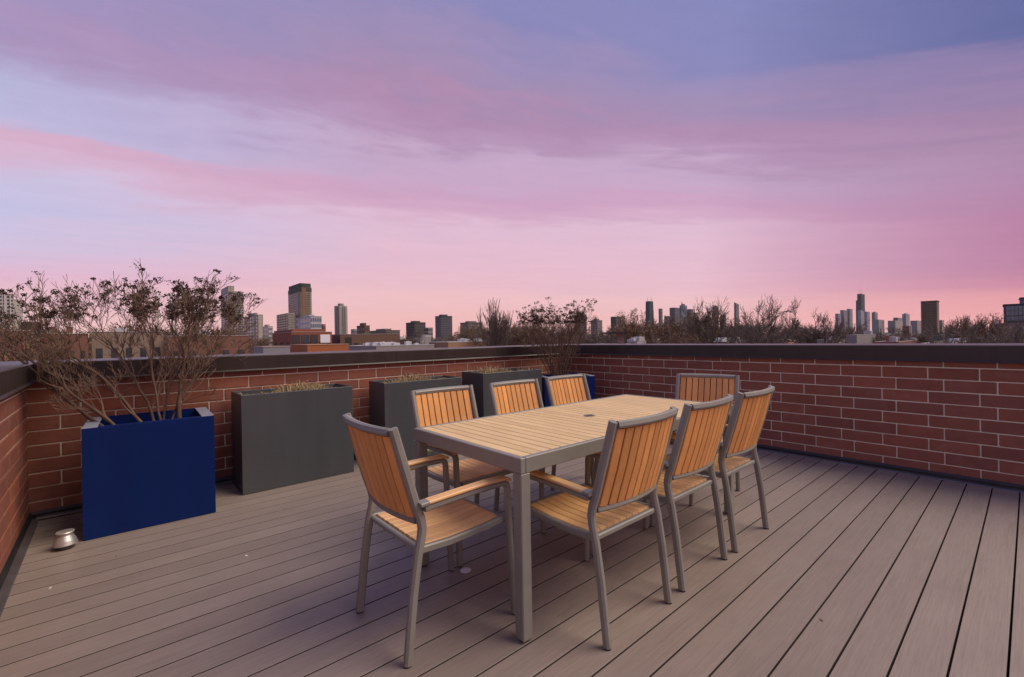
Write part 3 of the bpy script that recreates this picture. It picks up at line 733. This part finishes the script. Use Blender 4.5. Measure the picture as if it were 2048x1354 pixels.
# --- mid distance skyline
def many(rows):
    for r_ in rows: tower(*r_[:8], **r_[8])
many([
 ('office_block', 'brown block with stepped roof right of the fluted tower', 714, 740, 652, 330, .6, (.16, .105, .075), dict(floors=6, nx=4, ny=4, top=True)),
 ('office_block', 'low olive grey block before the dark stepped building', 738, 800, 661, 520, .55, (.20, .18, .15), dict(floors=4, nx=9, ny=9)),
 ('office_block', 'low pale grey block right behind the fluted tower', 702, 716, 658, 520, .5, (.33, .34, .34), dict(floors=4, nx=3, ny=3, top=False)),
 ('dark_block', 'dark stepped building left of the blue grey tower', 813, 851, 645, 700, .42, (.105, .095, .08), dict(floors=9, nx=6, ny=6, piers=5)),
 ('office_block', 'small grey block joined to the dark stepped building', 848, 866, 655, 690, .5, (.25, .23, .21), dict(floors=5, nx=3, ny=3, top=False)),
 ('dark_tower', 'blue grey tower with flat roof in the middle of the left skyline', 871, 905, 632, 900, .33, (.10, .115, .125), dict(floors=16, nx=7, ny=5, cw=.7, ch=.35)),
 ('office_block', 'wide olive brown block left of the fan shaped bare tree', 921, 965, 645, 800, .35, (.20, .19, .17), dict(floors=10, nx=8, ny=5)),
 ('dark_tower', 'dark narrow tower behind the far corner shrub', 1149, 1174, 630, 700, .5, (.085, .085, .08), dict(floors=14, nx=4, ny=4)),
 ('office_block', 'grey tower just right of the far corner shrub', 1182, 1205, 641, 650, .58, (.24, .23, .21), dict(floors=12, nx=4, ny=4, top=True)),
 ('office_block', 'dark olive tower between the corner shrub and the tapered black tower', 1222, 1243, 633, 760, .5, (.13, .14, .12), dict(floors=12, nx=4, ny=4, top=False)),
 ('slim_tower', 'slim tower behind trees right of the tapered black tower', 1318, 1326, 617, 2600, .5, (.20, .20, .20), dict(floors=20, nx=3, ny=3, top=False)),
 ('glass_tower', 'left shoulder of the glass tower cluster', 1329, 1342, 632, 1150, .5, (.17, .19, .20), dict(floors=14, nx=4, ny=4, top=False)),
 ('glass_tower', 'broad grey tower in the glass tower cluster', 1340, 1363, 615, 1200, .45, (.17, .18, .19), dict(floors=22, nx=6, ny=6, cw=.6, ch=.5, top=False)),
 ('glass_tower', 'bright blue glass tower in the middle of the cluster', 1360, 1375, 611, 1150, .25, (.14, .20, .25), dict(floors=22, nx=5, ny=4, cw=.8, ch=.6, glass='glass_blue', top=True)),
 ('glass_tower', 'grey tower right of the bright blue glass tower', 1374, 1388, 618, 1250, .6, (.18, .17, .16), dict(floors=20, nx=4, ny=4, top=False)),
 ('glass_tower', 'lowest right step of the glass tower cluster', 1386, 1396, 625, 1260, .5, (.15, .14, .13), dict(floors=16, nx=3, ny=3, top=False)),
 ('slim_tower', 'slim grey tower with pointed top right of the glass cluster', 1426, 1438, 613, 2800, .5, (.20, .20, .21), dict(floors=26, nx=4, ny=4, top=False)),
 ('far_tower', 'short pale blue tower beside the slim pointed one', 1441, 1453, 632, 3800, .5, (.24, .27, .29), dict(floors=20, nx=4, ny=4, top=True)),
 ('slim_tower', 'slim lone tower with slanted roof before the big forked tree', 1469, 1479, 608, 2700, .4, (.22, .22, .22), dict(floors=28, nx=3, ny=3, top=False)),
])
# pointed and slanted roofs of the slim towers
for o in list(col.objects):
    if o.name.startswith('slim_tower') and 'label' in o:
        W, Dp, H = o['_WDH']; b = MB()
        if 'pointed' in o['label']:
            q = H*1.055; b.add([(-W/2, -Dp/2, H), (W/2, -Dp/2, H), (W/2, Dp/2, H), (-W/2, Dp/2, H), (0, 0, q)], [(0, 1, 4), (1, 2, 4), (2, 3, 4), (3, 0, 4)]); b.build('pointed_roof', pal((.2, .2, .21)), o)
        elif 'slanted' in o['label']:
            b.add([(-W/2, -Dp/2, H), (W/2, -Dp/2, H), (W/2, Dp/2, H), (-W/2, Dp/2, H), (-W/2, -Dp/2, H*1.03), (W/2, -Dp/2, H), (W/2, Dp/2, H), (-W/2, Dp/2, H*1.06)], [(0, 1, 4), (1, 2, 7, 4), (2, 3, 7), (3, 0, 4, 7)]); b.build('slanted_roof', pal((.16, .16, .165)), o)
# --- tapered black tower
loc, rz, W, Dp = footprint(1290.5, 1309.5, .5, 4200); H = at(1300, 602, 4200).z-GZ
t = thing('tapered_tower', 'black tapered tower with two antennas on the far skyline', 'building', loc)
b = MB(); q = .78
b.add([(sx*W/2, sy*Dp/2, 0) for sx, sy in ((-1, -1), (1, -1), (1, 1), (-1, 1))]+[(sx*W/2*q, sy*Dp/2*q, H) for sx, sy in ((-1, -1), (1, -1), (1, 1), (-1, 1))], [(3, 2, 1, 0), (4, 5, 6, 7)]+[(i, (i+1) % 4, (i+1) % 4+4, i+4) for i in range(4)])
b.build('wall', pal((.035, .038, .042)), t)
b = MB()
for i in range(14):
    z = H*(.12+.86*i/14); e = 1-(1-q)*z/H; b.box(-W/2*e-.6, W/2*e+.6, -Dp/2*e-.6, Dp/2*e+.6, z, z+2.2)
tag(b.build('floor_bands', pal((.06, .065, .07)), t), kind='stuff')
for px in (-.18, .2):
    b = MB(); b.tube([(W*px, -Dp*px, H), (W*px, -Dp*px, H+26), (W*px, -Dp*px, H+48)], [2.6, 1.8, .8], 6); b.build('antenna', 'antenna', t)
# --- stepped black tower and its neighbours
loc, rz, W, Dp = footprint(1712.5, 1731, .62, 5000); H = at(1722, 587.5, 5000).z-GZ
t = thing('stepped_tower', 'tallest black stepped tower with two thin antennas on the far skyline', 'building', loc)
b = MB(); b.box(-W/2, W/2, -Dp/2, Dp/2, 0, H*.62); b.build('lower_tubes', pal((.035, .036, .042)), t)
b = MB(); b.box(-W*.49, W*.47, -Dp*.49, Dp*.24, H*.62, H); b.box(-W*.49, W*.3, Dp*.24, Dp*.48, H*.62, H*.84); b.build('upper_tubes', pal((.032, .033, .040)), t)
for px in (-.30, .10):
    b = MB(); b.tube([(-W*.1, Dp*px, H), (-W*.1, Dp*px, H+50), (-W*.1, Dp*px, H+78)], [2.0, 1.4, .6], 6); b.build('antenna', 'antenna', t)
many([
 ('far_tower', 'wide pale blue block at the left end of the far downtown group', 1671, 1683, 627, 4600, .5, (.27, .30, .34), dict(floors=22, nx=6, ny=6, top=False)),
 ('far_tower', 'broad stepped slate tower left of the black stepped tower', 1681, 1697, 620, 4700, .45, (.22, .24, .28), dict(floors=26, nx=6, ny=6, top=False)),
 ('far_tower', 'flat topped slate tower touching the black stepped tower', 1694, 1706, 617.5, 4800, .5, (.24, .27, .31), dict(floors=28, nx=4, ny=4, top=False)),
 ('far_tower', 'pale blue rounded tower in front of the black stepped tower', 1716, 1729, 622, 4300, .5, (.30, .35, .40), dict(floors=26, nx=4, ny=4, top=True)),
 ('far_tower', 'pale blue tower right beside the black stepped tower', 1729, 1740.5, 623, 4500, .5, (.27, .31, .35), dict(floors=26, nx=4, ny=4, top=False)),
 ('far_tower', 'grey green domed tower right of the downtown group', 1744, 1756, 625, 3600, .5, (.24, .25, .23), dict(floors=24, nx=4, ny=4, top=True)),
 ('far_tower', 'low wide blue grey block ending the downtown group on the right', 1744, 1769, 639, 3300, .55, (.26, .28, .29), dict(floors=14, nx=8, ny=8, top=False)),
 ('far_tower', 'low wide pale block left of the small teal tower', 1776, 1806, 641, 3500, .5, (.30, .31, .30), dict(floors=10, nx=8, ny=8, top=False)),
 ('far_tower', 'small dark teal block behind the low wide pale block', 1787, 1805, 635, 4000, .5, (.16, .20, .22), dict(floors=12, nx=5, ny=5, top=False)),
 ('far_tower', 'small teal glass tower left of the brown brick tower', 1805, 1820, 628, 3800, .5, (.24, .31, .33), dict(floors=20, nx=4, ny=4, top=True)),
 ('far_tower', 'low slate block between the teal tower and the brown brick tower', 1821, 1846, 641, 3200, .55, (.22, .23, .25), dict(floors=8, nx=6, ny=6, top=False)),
 ('office_block', 'small tan block right behind the brown brick tower', 1878, 1889, 640, 700, .6, (.30, .27, .22), dict(floors=10, nx=3, ny=3, top=False)),
])
t = tower('brown_tower', 'brown brick high-rise with many small windows standing alone on the right', 1843.5, 1879, 602, 560, .87, (.155, .115, .065), 22, 3, 12, .5, .42, top=False)
W, Dp, H = t['_WDH']
b = MB(); b.box(-W/2-.5, W/2+.5, -Dp/2-.5, Dp/2+.5, H*.985, H+.6); b.build('cornice', pal((.09, .075, .045)), t)
b = MB(); b.box(-W/2-.25, W/2+.25, -Dp/2-.25, Dp/2+.25, H*.86, H*.868); b.build('string_course', pal((.20, .15, .09)), t)
for y in (-Dp/2, Dp/2):
    b = MB(); b.box(-W/2-.35, -W/2+.5, y-.45, y+.45, 0, H*.985); b.build('corner_pier', pal((.24, .18, .10)), t)
# --- glass building on the right edge
D = 190
loc, rz, W, Dp = footprint(2003, 2150, None, D, 22); H = at(2010, 609, D).z-GZ
t = thing('glass_building', 'dark glass building with tall panes at the right edge of the picture', 'building', loc, R(-88))
b = MB(); b.box(-W/2, W/2, -Dp/2, Dp/2, 0, H); b.build('wall', pal((.075, .085, .090)), t)
fl = [(at(2010, y1, D).z-GZ, at(2010, y0, D).z-GZ) for y0, y1 in ((611, 620), (621.5, 629.5), (632, 640))]
for q, (za, zb) in enumerate(fl):
    n_ = 16
    for i in range(n_):
        b = MB(); x = -W/2+.6+(W-1)*i/n_; b.box(x+.06, x+(W-1)/n_-.08, -Dp/2-.09, -Dp/2+.05, za, zb); b.build('pane', 'glass_blue', t)
    b = MB(); b.box(-W/2-.25, W/2+.25, -Dp/2-.28, -Dp/2, za-.32, za-.06); b.build('floor_ledge', pal((.22, .20, .15)), t)
b = MB(); b.box(-W/2-.3, W/2+.3, -Dp/2-.3, Dp/2+.3, H, H+.5); b.build('roof_slab', pal((.05, .055, .06)), t)
b = MB(); b.box(-W/2+5, W/2, -Dp/2+3, Dp/2-2, H+.5, at(2035, 595, D).z-GZ); ph = b.build('penthouse', pal((.10, .115, .13)), t)
ZP = at(2035, 595, D).z-GZ
b = MB(); b.box(-W/2+4.7, W/2+.3, -Dp/2+2.7, Dp/2-1.7, ZP, ZP+.4); b.build('penthouse_cap', pal((.05, .055, .06)), t)
for i in range(7):
    b = MB(); x = -W/2+5.6+i*1.55; b.box(x, x+1.1, -Dp/2+2.9, -Dp/2+3.05, H+.7, H+1.5); b.build('louvre', pal((.30, .29, .24)), t)

# ------------------------------------------------------------------ low roofs and brick houses between
def house(name, label, px0, px1, ytop, D, s_, color, floors=3, roof='roof_grey', units=2, seed=0, depth=None, cap=(.45, .43, .40), nx=5, ny=5, group=None, chim=0):
    loc, rz, W, Dp = footprint(px0, px1, s_, D, depth)
    rnd = random.Random(seed*7+px0)
    H = at((px0+px1)/2, ytop, D).z-GZ
    t = thing(name, label, 'building', loc, rz, group)
    b = MB(); b.box(-W/2, W/2, -Dp/2, Dp/2, 0, H-.35); b.build('wall', pal(color), t)
    rf = MB(); e = .25
    for a in ((-W/2, W/2, -Dp/2, -Dp/2+e), (-W/2, W/2, Dp/2-e, Dp/2), (-W/2, -W/2+e, -Dp/2+e, Dp/2-e), (W/2-e, W/2, -Dp/2+e, Dp/2-e)): rf.box(*a, H-.345, H)
    rf.build('parapet', pal(color), t)
    cp = MB(); e2 = .06
    for a in ((-W/2-e2, W/2+e2, -Dp/2-e2, -Dp/2+e+e2), (-W/2-e2, W/2+e2, Dp/2-e-e2, Dp/2+e2), (-W/2-e2, -W/2+e+e2, -Dp/2+e+e2, Dp/2-e-e2), (W/2-e-e2, W/2+e2, -Dp/2+e+e2, Dp/2-e-e2)): cp.box(*a, H+.002, H+.09)
    cp.build('coping', pal(cap), t)
    r_ = MB(); r_.box(-W/2+e, W/2-e, -Dp/2+e, Dp/2-e, H-.345, H-.22); r_.build('roof', roof, t)
    wb = MB(); windows(wb, W, Dp, 1, H-1.2, floors, .42, .55, nx, ny, .06)
    for k in range(0): pass
    tag(wb.build('windows', 'glass_dark', t), kind='stuff')
    for k in range(units):
        u = MB(); x = rnd.uniform(-W*.35, W*.35); y = rnd.uniform(-Dp*.35, Dp*.35); s1 = rnd.uniform(.5, 1.2); h_ = rnd.uniform(.6, 1.3)
        u.cbox(x-s1, x+s1, y-s1*.7, y+s1*.7, H-.215, H-.215+h_, .05); u.lathe([(s1*.4, H-.215+h_-.01), (s1*.4, H-.1+h_)], 12, (x, y)); u.build('rooftop_unit', 'hvac', t)
    for k in range(chim):
        u = MB(); x = -W/2+.8+(W-1.6)*(k+.5)/chim; u.box(x-.35, x+.35, Dp*.1, Dp*.1+.6, H-.215, H+1.1); u.box(x-.42, x+.42, Dp*.1-.07, Dp*.1+.67, H+1.105, H+1.22); u.build('chimney', pal(color), t)
    t['_WDH'] = (W, Dp, H); return t
# red brick building left of centre
red = (.27, .085, .048)
t = house('red_brick_building', 'red brick building with long roof beam under the pale glass block', 545, 664, 664, 105, .32, red, 3, units=0, nx=8, ny=3)
W, Dp, H = t['_WDH']
zt = at(560, 658.5, 105).z-GZ
b = MB(); b.box(-W/2+.3, W*.34, -Dp/2+.3, -Dp/2+1.6, zt-.75, zt); b.build('roof_beam', pal(red), t)
b = MB(); b.box(-W/2+.3, -W/2+3.2, -Dp/2+1.61, Dp/2-.3, H-.2, zt-.1); b.box(-W/2+.3, -W/2+1.5, -Dp/2+.3, -Dp/2+1.6, H-.2, zt-.751); b.build('stair_tower', pal((.20, .065, .04)), t)
for i, (a, c) in enumerate(((.02, .2), (.24, .42), (.46, .64), (.7, .95))):
    b = MB(); b.box(-W/2+W*a, -W/2+W*c, -Dp/2-.12, -Dp/2, H-2.6, H-.6); b.build('window', 'glass_dark' if i < 3 else 'roof_white', t)
house('orange_brick_building', 'low orange brick building just beyond the coping', 579, 697, 690, 62, .30, (.36, .125, .045), 2, units=0, cap=(.5, .33, .24), nx=4, ny=3)
house('grey_roof_block', 'low grey rendered block left of the orange brick building', 508, 580, 694, 56, .25, (.24, .24, .26), 2, units=0, cap=(.4, .3, .25), nx=3, ny=3)
t = house('brown_brick_building', 'brown brick building with a dark doorway right of the red one', 664, 800, 668, 118, .12, (.15, .085, .06), 3, units=0, nx=6, ny=3, chim=1)
W, Dp, H = t['_WDH']
b = MB(); b.box(-W/2-.1, -W/2, -Dp/2+1.0, -Dp/2+3.0, H-3.0, H-.9); b.build('doorway', 'foot', t)
b = MB(); b.box(-W/2+1.4, -W/2+3.0, -Dp/2-.1, -Dp/2, H-3.2, H-.8); b.build('doorway', 'foot', t)
t = house('flat_roof_building', 'flat pale roof crowded with small equipment behind the coping', 690, 868, 692, 92, .35, (.30, .27, .25), 2, 'roof_white', 14, 3, cap=(.55, .55, .55))
house('dark_low_building', 'dark low building with reddish front under the dark stepped building', 760, 832, 679, 140, .5, (.075, .04, .036), 2, units=2, cap=(.45, .45, .47))
house('low_pale_building', 'small pale roofed building right of the dark low building', 826, 862, 675, 170, .4, (.34, .32, .31), 2, 'roof_white', 3, 5)
house('white_roof_building', 'long building with a bright white roof left of the corner shrub', 858, 985, 684, 120, .3, (.36, .22, .13), 2, 'roof_white', 5, 6, cap=(.80, .80, .80))
# left side beyond the shrub
house('brick_house', 'dull red brick house beyond the wall at far left', -40, 62, 662, 52, None, (.22, .10, .075), 3, units=1, depth=14)
house('brick_house', 'brown brick house behind the left part of the big shrub', 66, 178, 668, 60, None, (.20, .095, .065), 3, units=1, depth=14, chim=2)
house('brick_house', 'tan brick house behind the middle of the big shrub', 186, 330, 664, 66, None, (.27, .20, .15), 3, units=1, depth=14, chim=1)
house('brick_house', 'red brown brick house behind the right part of the big shrub', 340, 500, 672, 70, None, (.24, .12, .08), 3, units=2, depth=14, chim=1)
t = thing('roof_shed', 'small open white framed shed standing on a roof at far left', 'shed', at(63, 662, 58)-Vector((0, 0, 0)))
b = MB(); b.box(-1.0, 1.0, -.6, .8, 1.15, 1.27); b.box(-1.0, -.9, -.6, .8, -.1, 1.149); b.box(.9, 1.0, -.6, .8, -.1, 1.149); b.build('frame', 'roof_white', t)
b = MB(); b.box(-.899, .899, .6, .79, -.1, 1.149); b.build('back_panel', pal((.22, .19, .16)), t)
t.rotation_euler = (0, 0, theta(63)-math.pi/2)
# middle and right low roofs
t = thing('roof_pergola', 'flat dark pergola on posts right of the corner shrub', 'pergola', at(1230, 690, 70)); t.rotation_euler = (0, 0, theta(1230)-math.pi/2)
b = MB(); b.box(-1.85, 1.85, -1.2, 1.2, 1.75, 2.0); b.build('roof_slab', pal((.05, .045, .045)), t)
for x, y in ((-.6, -.9), (1.5, -.9), (-.6, .9), (1.5, .9)):
    b = MB(); b.box(x-.09, x+.09, y-.09, y+.09, 0, 1.749); b.build('post', pal((.12, .11, .10)), t)
b = MB(); b.box(.3, 1.35, .3, .8, 0, 1.7); b.build('screen', pal((.30, .20, .19)), t)
for r_ in [
 ('low_building', 'low tan roof under the dark pergola', 1150, 1262, 690, 72, .5, (.30, .19, .13), dict(units=0)),
 ('low_building', 'low building with white equipment right of the pergola', 1256, 1292, 683, 95, .5, (.40, .40, .41), dict(units=5, roof='roof_white')),
 ('brick_house', 'pale chimney topped brick house left of the glass cluster', 1288, 1325, 684, 110, .5, (.36, .24, .16), dict(units=1, chim=2)),
 ('brick_house', 'orange brick stair house below the glass cluster', 1346, 1404, 671, 120, .72, (.36, .18, .085), dict(units=1, floors=3)),
 ('low_building', 'long low roof with pale clutter under the forked trees', 1404, 1500, 684, 105, .5, (.33, .26, .22), dict(units=9, roof='roof_white')),
 ('brick_house', 'low rusty brick house between the two forked trees', 1545, 1590, 683, 100, .5, (.33, .15, .08), dict(units=2)),
 ('grey_house', 'grey brown rendered house left of the long grey garage', 1634, 1690, 680, 90, .5, (.27, .24, .22), dict(units=2)),
 ('grey_house', 'long grey garage with a dark flat top below downtown', 1693, 1752, 670, 100, .35, (.27, .25, .235), dict(units=1, floors=1, nx=3, ny=2)),
 ('low_building', 'low red brick roof with tiny chimneys left of the brown tower', 1748, 1846, 684, 95, .5, (.28, .11, .08), dict(units=6, chim=3)),
 ('brick_house', 'narrow tan topped brick house left of the brown brick tower', 1805, 1824, 652, 210, .7, (.20, .12, .09), dict(units=0, cap=(.55, .42, .26))),
 ('low_building', 'low brown roof at the foot of the green copper dome', 1840, 1960, 688, 80, .55, (.30, .25, .21), dict(units=4)),
]:
    kw = dict(r_[8]); house(*r_[:8], **kw, seed=len(r_[1]))
# copper dome
t = thing('copper_dome', 'weathered green copper barrel roof right of the brown tower', 'roof', at(1888, 688, 112)); t.rotation_euler = (0, 0, theta(1888)-math.pi/2)
P = [(3.0*math.cos(math.pi*k/16), 2.35*math.sin(math.pi*k/16)) for k in range(17)]
b = MB(); b.prism([(x, z) for x, z in P], -3, 5, Matrix.Rotation(R(-90), 4, 'Z'), 'x'); b.build('vault', 'green_copper', t, fix=True)
b = MB()
for k in range(16):
    (x0, q0), (x1, q1) = P[k], P[k+1]
    b.tube([(x0, -3.35, q0), (x1, -3.35, q1)], [.16, .16], 5)
b.build('edge_rib', pal((.20, .27, .23)), t)
b = MB(); b.box(-3.2, 3.2, -3, 5, -9, -.02); b.build('base_wall', pal((.25, .18, .14)), t)
house('brown_building', 'brown flat roofed building behind bare trees below the glass building', 1976, 2150, 646, 120, None, (.20, .155, .135), 3, units=0, depth=14, cap=(.36, .34, .32), nx=8)
# thin pole
t = thing('light_pole', 'thin pale pole left of the brown brick tower', 'pole', at(1823, 690, 150)); t.location.z = GZ
H = at(1823, 652, 150).z-GZ
b = MB(); b.tube([(0, 0, 0), (0, 0, H)], [.14, .09], 8, True); b.build('shaft', 'antenna', t)
b = MB(); b.box(-.9, .1, -.1, .1, H, H+.15); b.build('lamp_arm', 'antenna', t)

# ------------------------------------------------------------------ trees
def make_tree(seed, H=18.0, spread=.55, trunkf=.28, limbs=4, depth=5, fork=3, leafy=None, up_=.05, twig='twig_tree', rmin=.032, limbr=.62, r0f=.017):
    rnd = random.Random(seed)
    tr, cr, lf = MB(), MB(), MB()
    def grow(p, d, L, r_, dep):
        nseg = 3 if dep > 2 else 2
        pts = [p.copy()]; rad = [r_]; dd = d.copy(); q = p.copy()
        for i in range(nseg):
            dd = (dd+rand_perp(dd, rnd)*rnd.uniform(.05, .25)+Vector((0, 0, up_*.5))).normalized(); q = q+dd*(L/nseg); pts.append(q.copy()); rad.append(max(rmin, r_*(1-.42*(i+1)/nseg)))
        (tr if dep > 2 else cr).tube(pts, rad, 6 if dep > 3 else (4 if dep > 2 else 3))
        if dep == 0:
            if leafy and rnd.random() < leafy:
                for _ in range(4):
                    c = q+Vector((rnd.gauss(0, .22), rnd.gauss(0, .22), rnd.gauss(0, .22))); a = rand_perp(dd, rnd)*rnd.uniform(.06, .13); b_ = rand_perp(a.normalized(), rnd)*rnd.uniform(.05, .11)
                    lf.add([c-a-b_, c+a-b_, c+a+b_, c-a+b_], [(0, 1, 2, 3)])
            return
        nk = fork+(1 if dep <= 2 else 0)
        for i in range(nk):
            f_ = 1.0 if i == 0 else rnd.uniform(.3, 1)
            j = min(int(f_*nseg), nseg-1); pp = pts[-1] if f_ == 1 else pts[j].lerp(pts[j+1], f_*nseg-j)
            nd = (dd+rand_perp(dd, rnd)*rnd.uniform(.35, 1.0)*spread*1.5+Vector((0, 0, up_))).normalized()
            grow(pp, nd, L*rnd.uniform(.58, .86), max(rmin, rad[j]*.66), dep-1)
    r0 = H*r0f; th = H*trunkf
    pts = [(0, 0, -.1), (rnd.uniform(-.1, .1), rnd.uniform(-.1, .1), th*.5), (rnd.uniform(-.2, .2), rnd.uniform(-.2, .2), th)]
    tr.tube(pts, [r0*1.25, r0, r0*.85], 8)
    top = Vector(pts[-1])
    for i in range(limbs):
        a = 2*math.pi*(i+rnd.uniform(-.25, .25))/limbs
        d = Vector((math.cos(a)*spread, math.sin(a)*spread, 1)).normalized()
        grow(top-Vector((0, 0, rnd.uniform(0, th*.15))), d, H*.26*rnd.uniform(.85, 1.1), r0*limbr, depth)
    zs = [q[2] for q in cr.v]; hz = sorted(zs)[int(len(zs)*.995)]
    k = H/hz
    for mb in (tr, cr, lf): mb.v = [(x*k, y*k, z*k) for x, y, z in mb.v]
    return dict(trunk=tr.mesh('trunk', 'bark_tree'), crown=cr.mesh('crown', twig), leaves=lf.mesh('leaves', 'leaf_dry') if lf.v else None, H=H)
PROTO = [make_tree(31, spread=.50, leafy=.35), make_tree(32, spread=.62, limbs=5), make_tree(33, spread=.42, limbs=5, leafy=.2), make_tree(34, spread=.70, limbs=5, twig='twig_rust', leafy=.5),
         make_tree(35, spread=.55, limbs=5, twig='twig_rust', leafy=.3), make_tree(36, spread=.85, limbs=3, trunkf=.34, depth=5)]
VASE = make_tree(41, spread=.34, limbs=8, trunkf=.12, up_=.22)
FORK = [make_tree(51, spread=.72, limbs=3, trunkf=.68, depth=5, fork=3, up_=.08, limbr=.75, r0f=.024), make_tree(52, spread=.85, limbs=3, trunkf=.66, depth=5, fork=3, up_=.06, limbr=.75, r0f=.024)]
RUST = make_tree(61, spread=.55, limbs=5, leafy=.9, twig='twig_rust')
def plant(proto, px, ytop, D, rz, label, name='bare_tree', group=None, wide=1.0):
    P = at(px, 677, D); H = at(px, ytop, D).z-GZ; s_ = H/proto['H']
    t = thing(name, label, 'tree', (P.x, P.y, GZ), rz, group); t.scale = (s_*wide, s_*wide, s_)
    link('trunk', proto['trunk'], t); tag(link('crown', proto['crown'], t), kind='stuff')
    if proto['leaves']: tag(link('leaves', proto['leaves'], t), kind='stuff')
    return t
plant(VASE, 998, 611, 95, .4, 'fan shaped bare tree left of the corner shrub, tallest there', wide=.62)
plant(FORK[0], 1532, 598, 62, 1.0, 'bare tree with thick forked trunk right of the slim lone tower', wide=.62)
plant(FORK[1], 1630, 606, 66, 2.2, 'bare tree with wide crooked limbs left of the downtown group', wide=.66)
plant(PROTO[2], 1425, 603, 95, .2, 'sparse thin topped bare tree right of the glass tower cluster', wide=.6)
plant(PROTO[0], 1345, 640, 75, 2.0, 'bare tree with dark leaning trunk in front of the glass cluster', wide=.7)
plant(RUST, 1268, 626, 110, .9, 'leafy brown tree left of the tapered black tower', wide=.75)
plant(FORK[1], 1488, 630, 78, 4.0, 'dark leaning bare tree under the slim lone tower', wide=.6)
plant(RUST, 16, 655, 40, .9, 'rust leaved tree at the far left edge', 'rust_tree', wide=.55)
plant(PROTO[4], 1955, 633, 100, .9, 'tall bare tree left of the glass building', wide=.62)
for q, (x_, y_, d_) in enumerate(((1938, 652, 64), (1980, 655, 70), (2014, 652, 62), (2052, 654, 66))):
    plant(VASE if q % 2 else PROTO[1], x_, y_, d_, 1.4*q, ('leftmost', 'second from left', 'third from left', 'rightmost')[q]+' of the dense bare trees below the glass building', wide=.75)
plant(VASE, 1918, 640, 120, 2.9, 'spreading bare tree behind the green copper dome', wide=.8)
plant(PROTO[2], 1290, 634, 150, 1.9, 'bare tree right in front of the tapered black tower', wide=.8)
prof_top = [(-80, 650), (60, 652), (160, 655), (330, 652), (480, 655), (520, 668), (545, 676), (690, 676), (745, 664), (800, 670), (880, 668), (950, 652), (1010, 645), (1060, 642), (1120, 650), (1200, 654), (1250, 645), (1300, 640), (1400, 646), (1440, 642), (1500, 644), (1560, 646), (1640, 644), (1700, 652), (1780, 656), (1843, 656), (1900, 652), (1960, 648), (2010, 652), (2200, 655)]
def ptop(px):
    for (a, ya), (b_, yb) in zip(prof_top, prof_top[1:]):
        if a <= px <= b_: return ya+(yb-ya)*(px-a)/(b_-a)
    return 655
WHERE = [(60, 'beyond the far left edge of the wall'), (430, 'behind the big shrub'), (545, 'just right of the big shrub'), (705, 'around the red brick building'), (860, 'below the dark stepped building'), (960, 'below the blue grey tower'), (1080, 'around the fan shaped tree'), (1215, 'behind the far corner shrub'), (1330, 'around the tapered black tower'), (1410, 'below the glass tower cluster'), (1500, 'below the slim lone tower'), (1660, 'around the two forked trees'), (1780, 'below the far downtown group'), (1880, 'around the brown brick tower'), (2000, 'left of the glass building'), (9999, 'at the right edge beyond the glass building')]
def where(px): return next(t_ for x_, t_ in WHERE if px < x_)
rnd = random.Random(99)
px = -60
while px < 2180:
    D = rnd.uniform(95, 190)
    if 540 < px < 700: D = rnd.uniform(230, 330)
    y = ptop(px)+rnd.uniform(0, 9)
    plant(PROTO[rnd.randrange(6)], px, y, D, rnd.uniform(0, 6.3), 'bare brown tree in the wooded band '+where(px), group='wooded band '+where(px), wide=rnd.uniform(.75, 1.05))
    px += rnd.uniform(18, 38)*(1.9 if 430 < px < 950 else 2.4 if px < 430 else 1.0)
px = -60
while px < 2180:                                        # farther, lower row
    D = rnd.uniform(230, 420)
    plant(PROTO[rnd.randrange(6)], px, ptop(px)+rnd.uniform(4, 11), D, rnd.uniform(0, 6.3), 'bare brown tree in the wooded band '+where(px), group='wooded band '+where(px), wide=rnd.uniform(.9, 1.3))
    px += rnd.uniform(24, 40)*(2.2 if px < 430 else 1.0)

# ------------------------------------------------------------------ haze
hz = MB(); hz.box(-8700, 8700, -8700, 8700, GZ-1.5, 520)
hm = bpy.data.materials.new('haze'); hm.use_nodes = True; ht = NT(hm.node_tree); ht.n.clear()
ho = ht.new('ShaderNodeOutputMaterial'); pv = ht.new('ShaderNodeVolumePrincipled')
pv.inputs['Color'].default_value = (.80, .86, .95, 1); pv.inputs['Density'].default_value = .000016; pv.inputs['Anisotropy'].default_value = .2
ht.l.new(pv.outputs[0], ho.inputs['Volume']); MATS['haze'] = hm
tag(hz.build('haze', 'haze'), kind='stuff')
for o in bpy.data.objects:
    if '_WDH' in o: del o['_WDH']
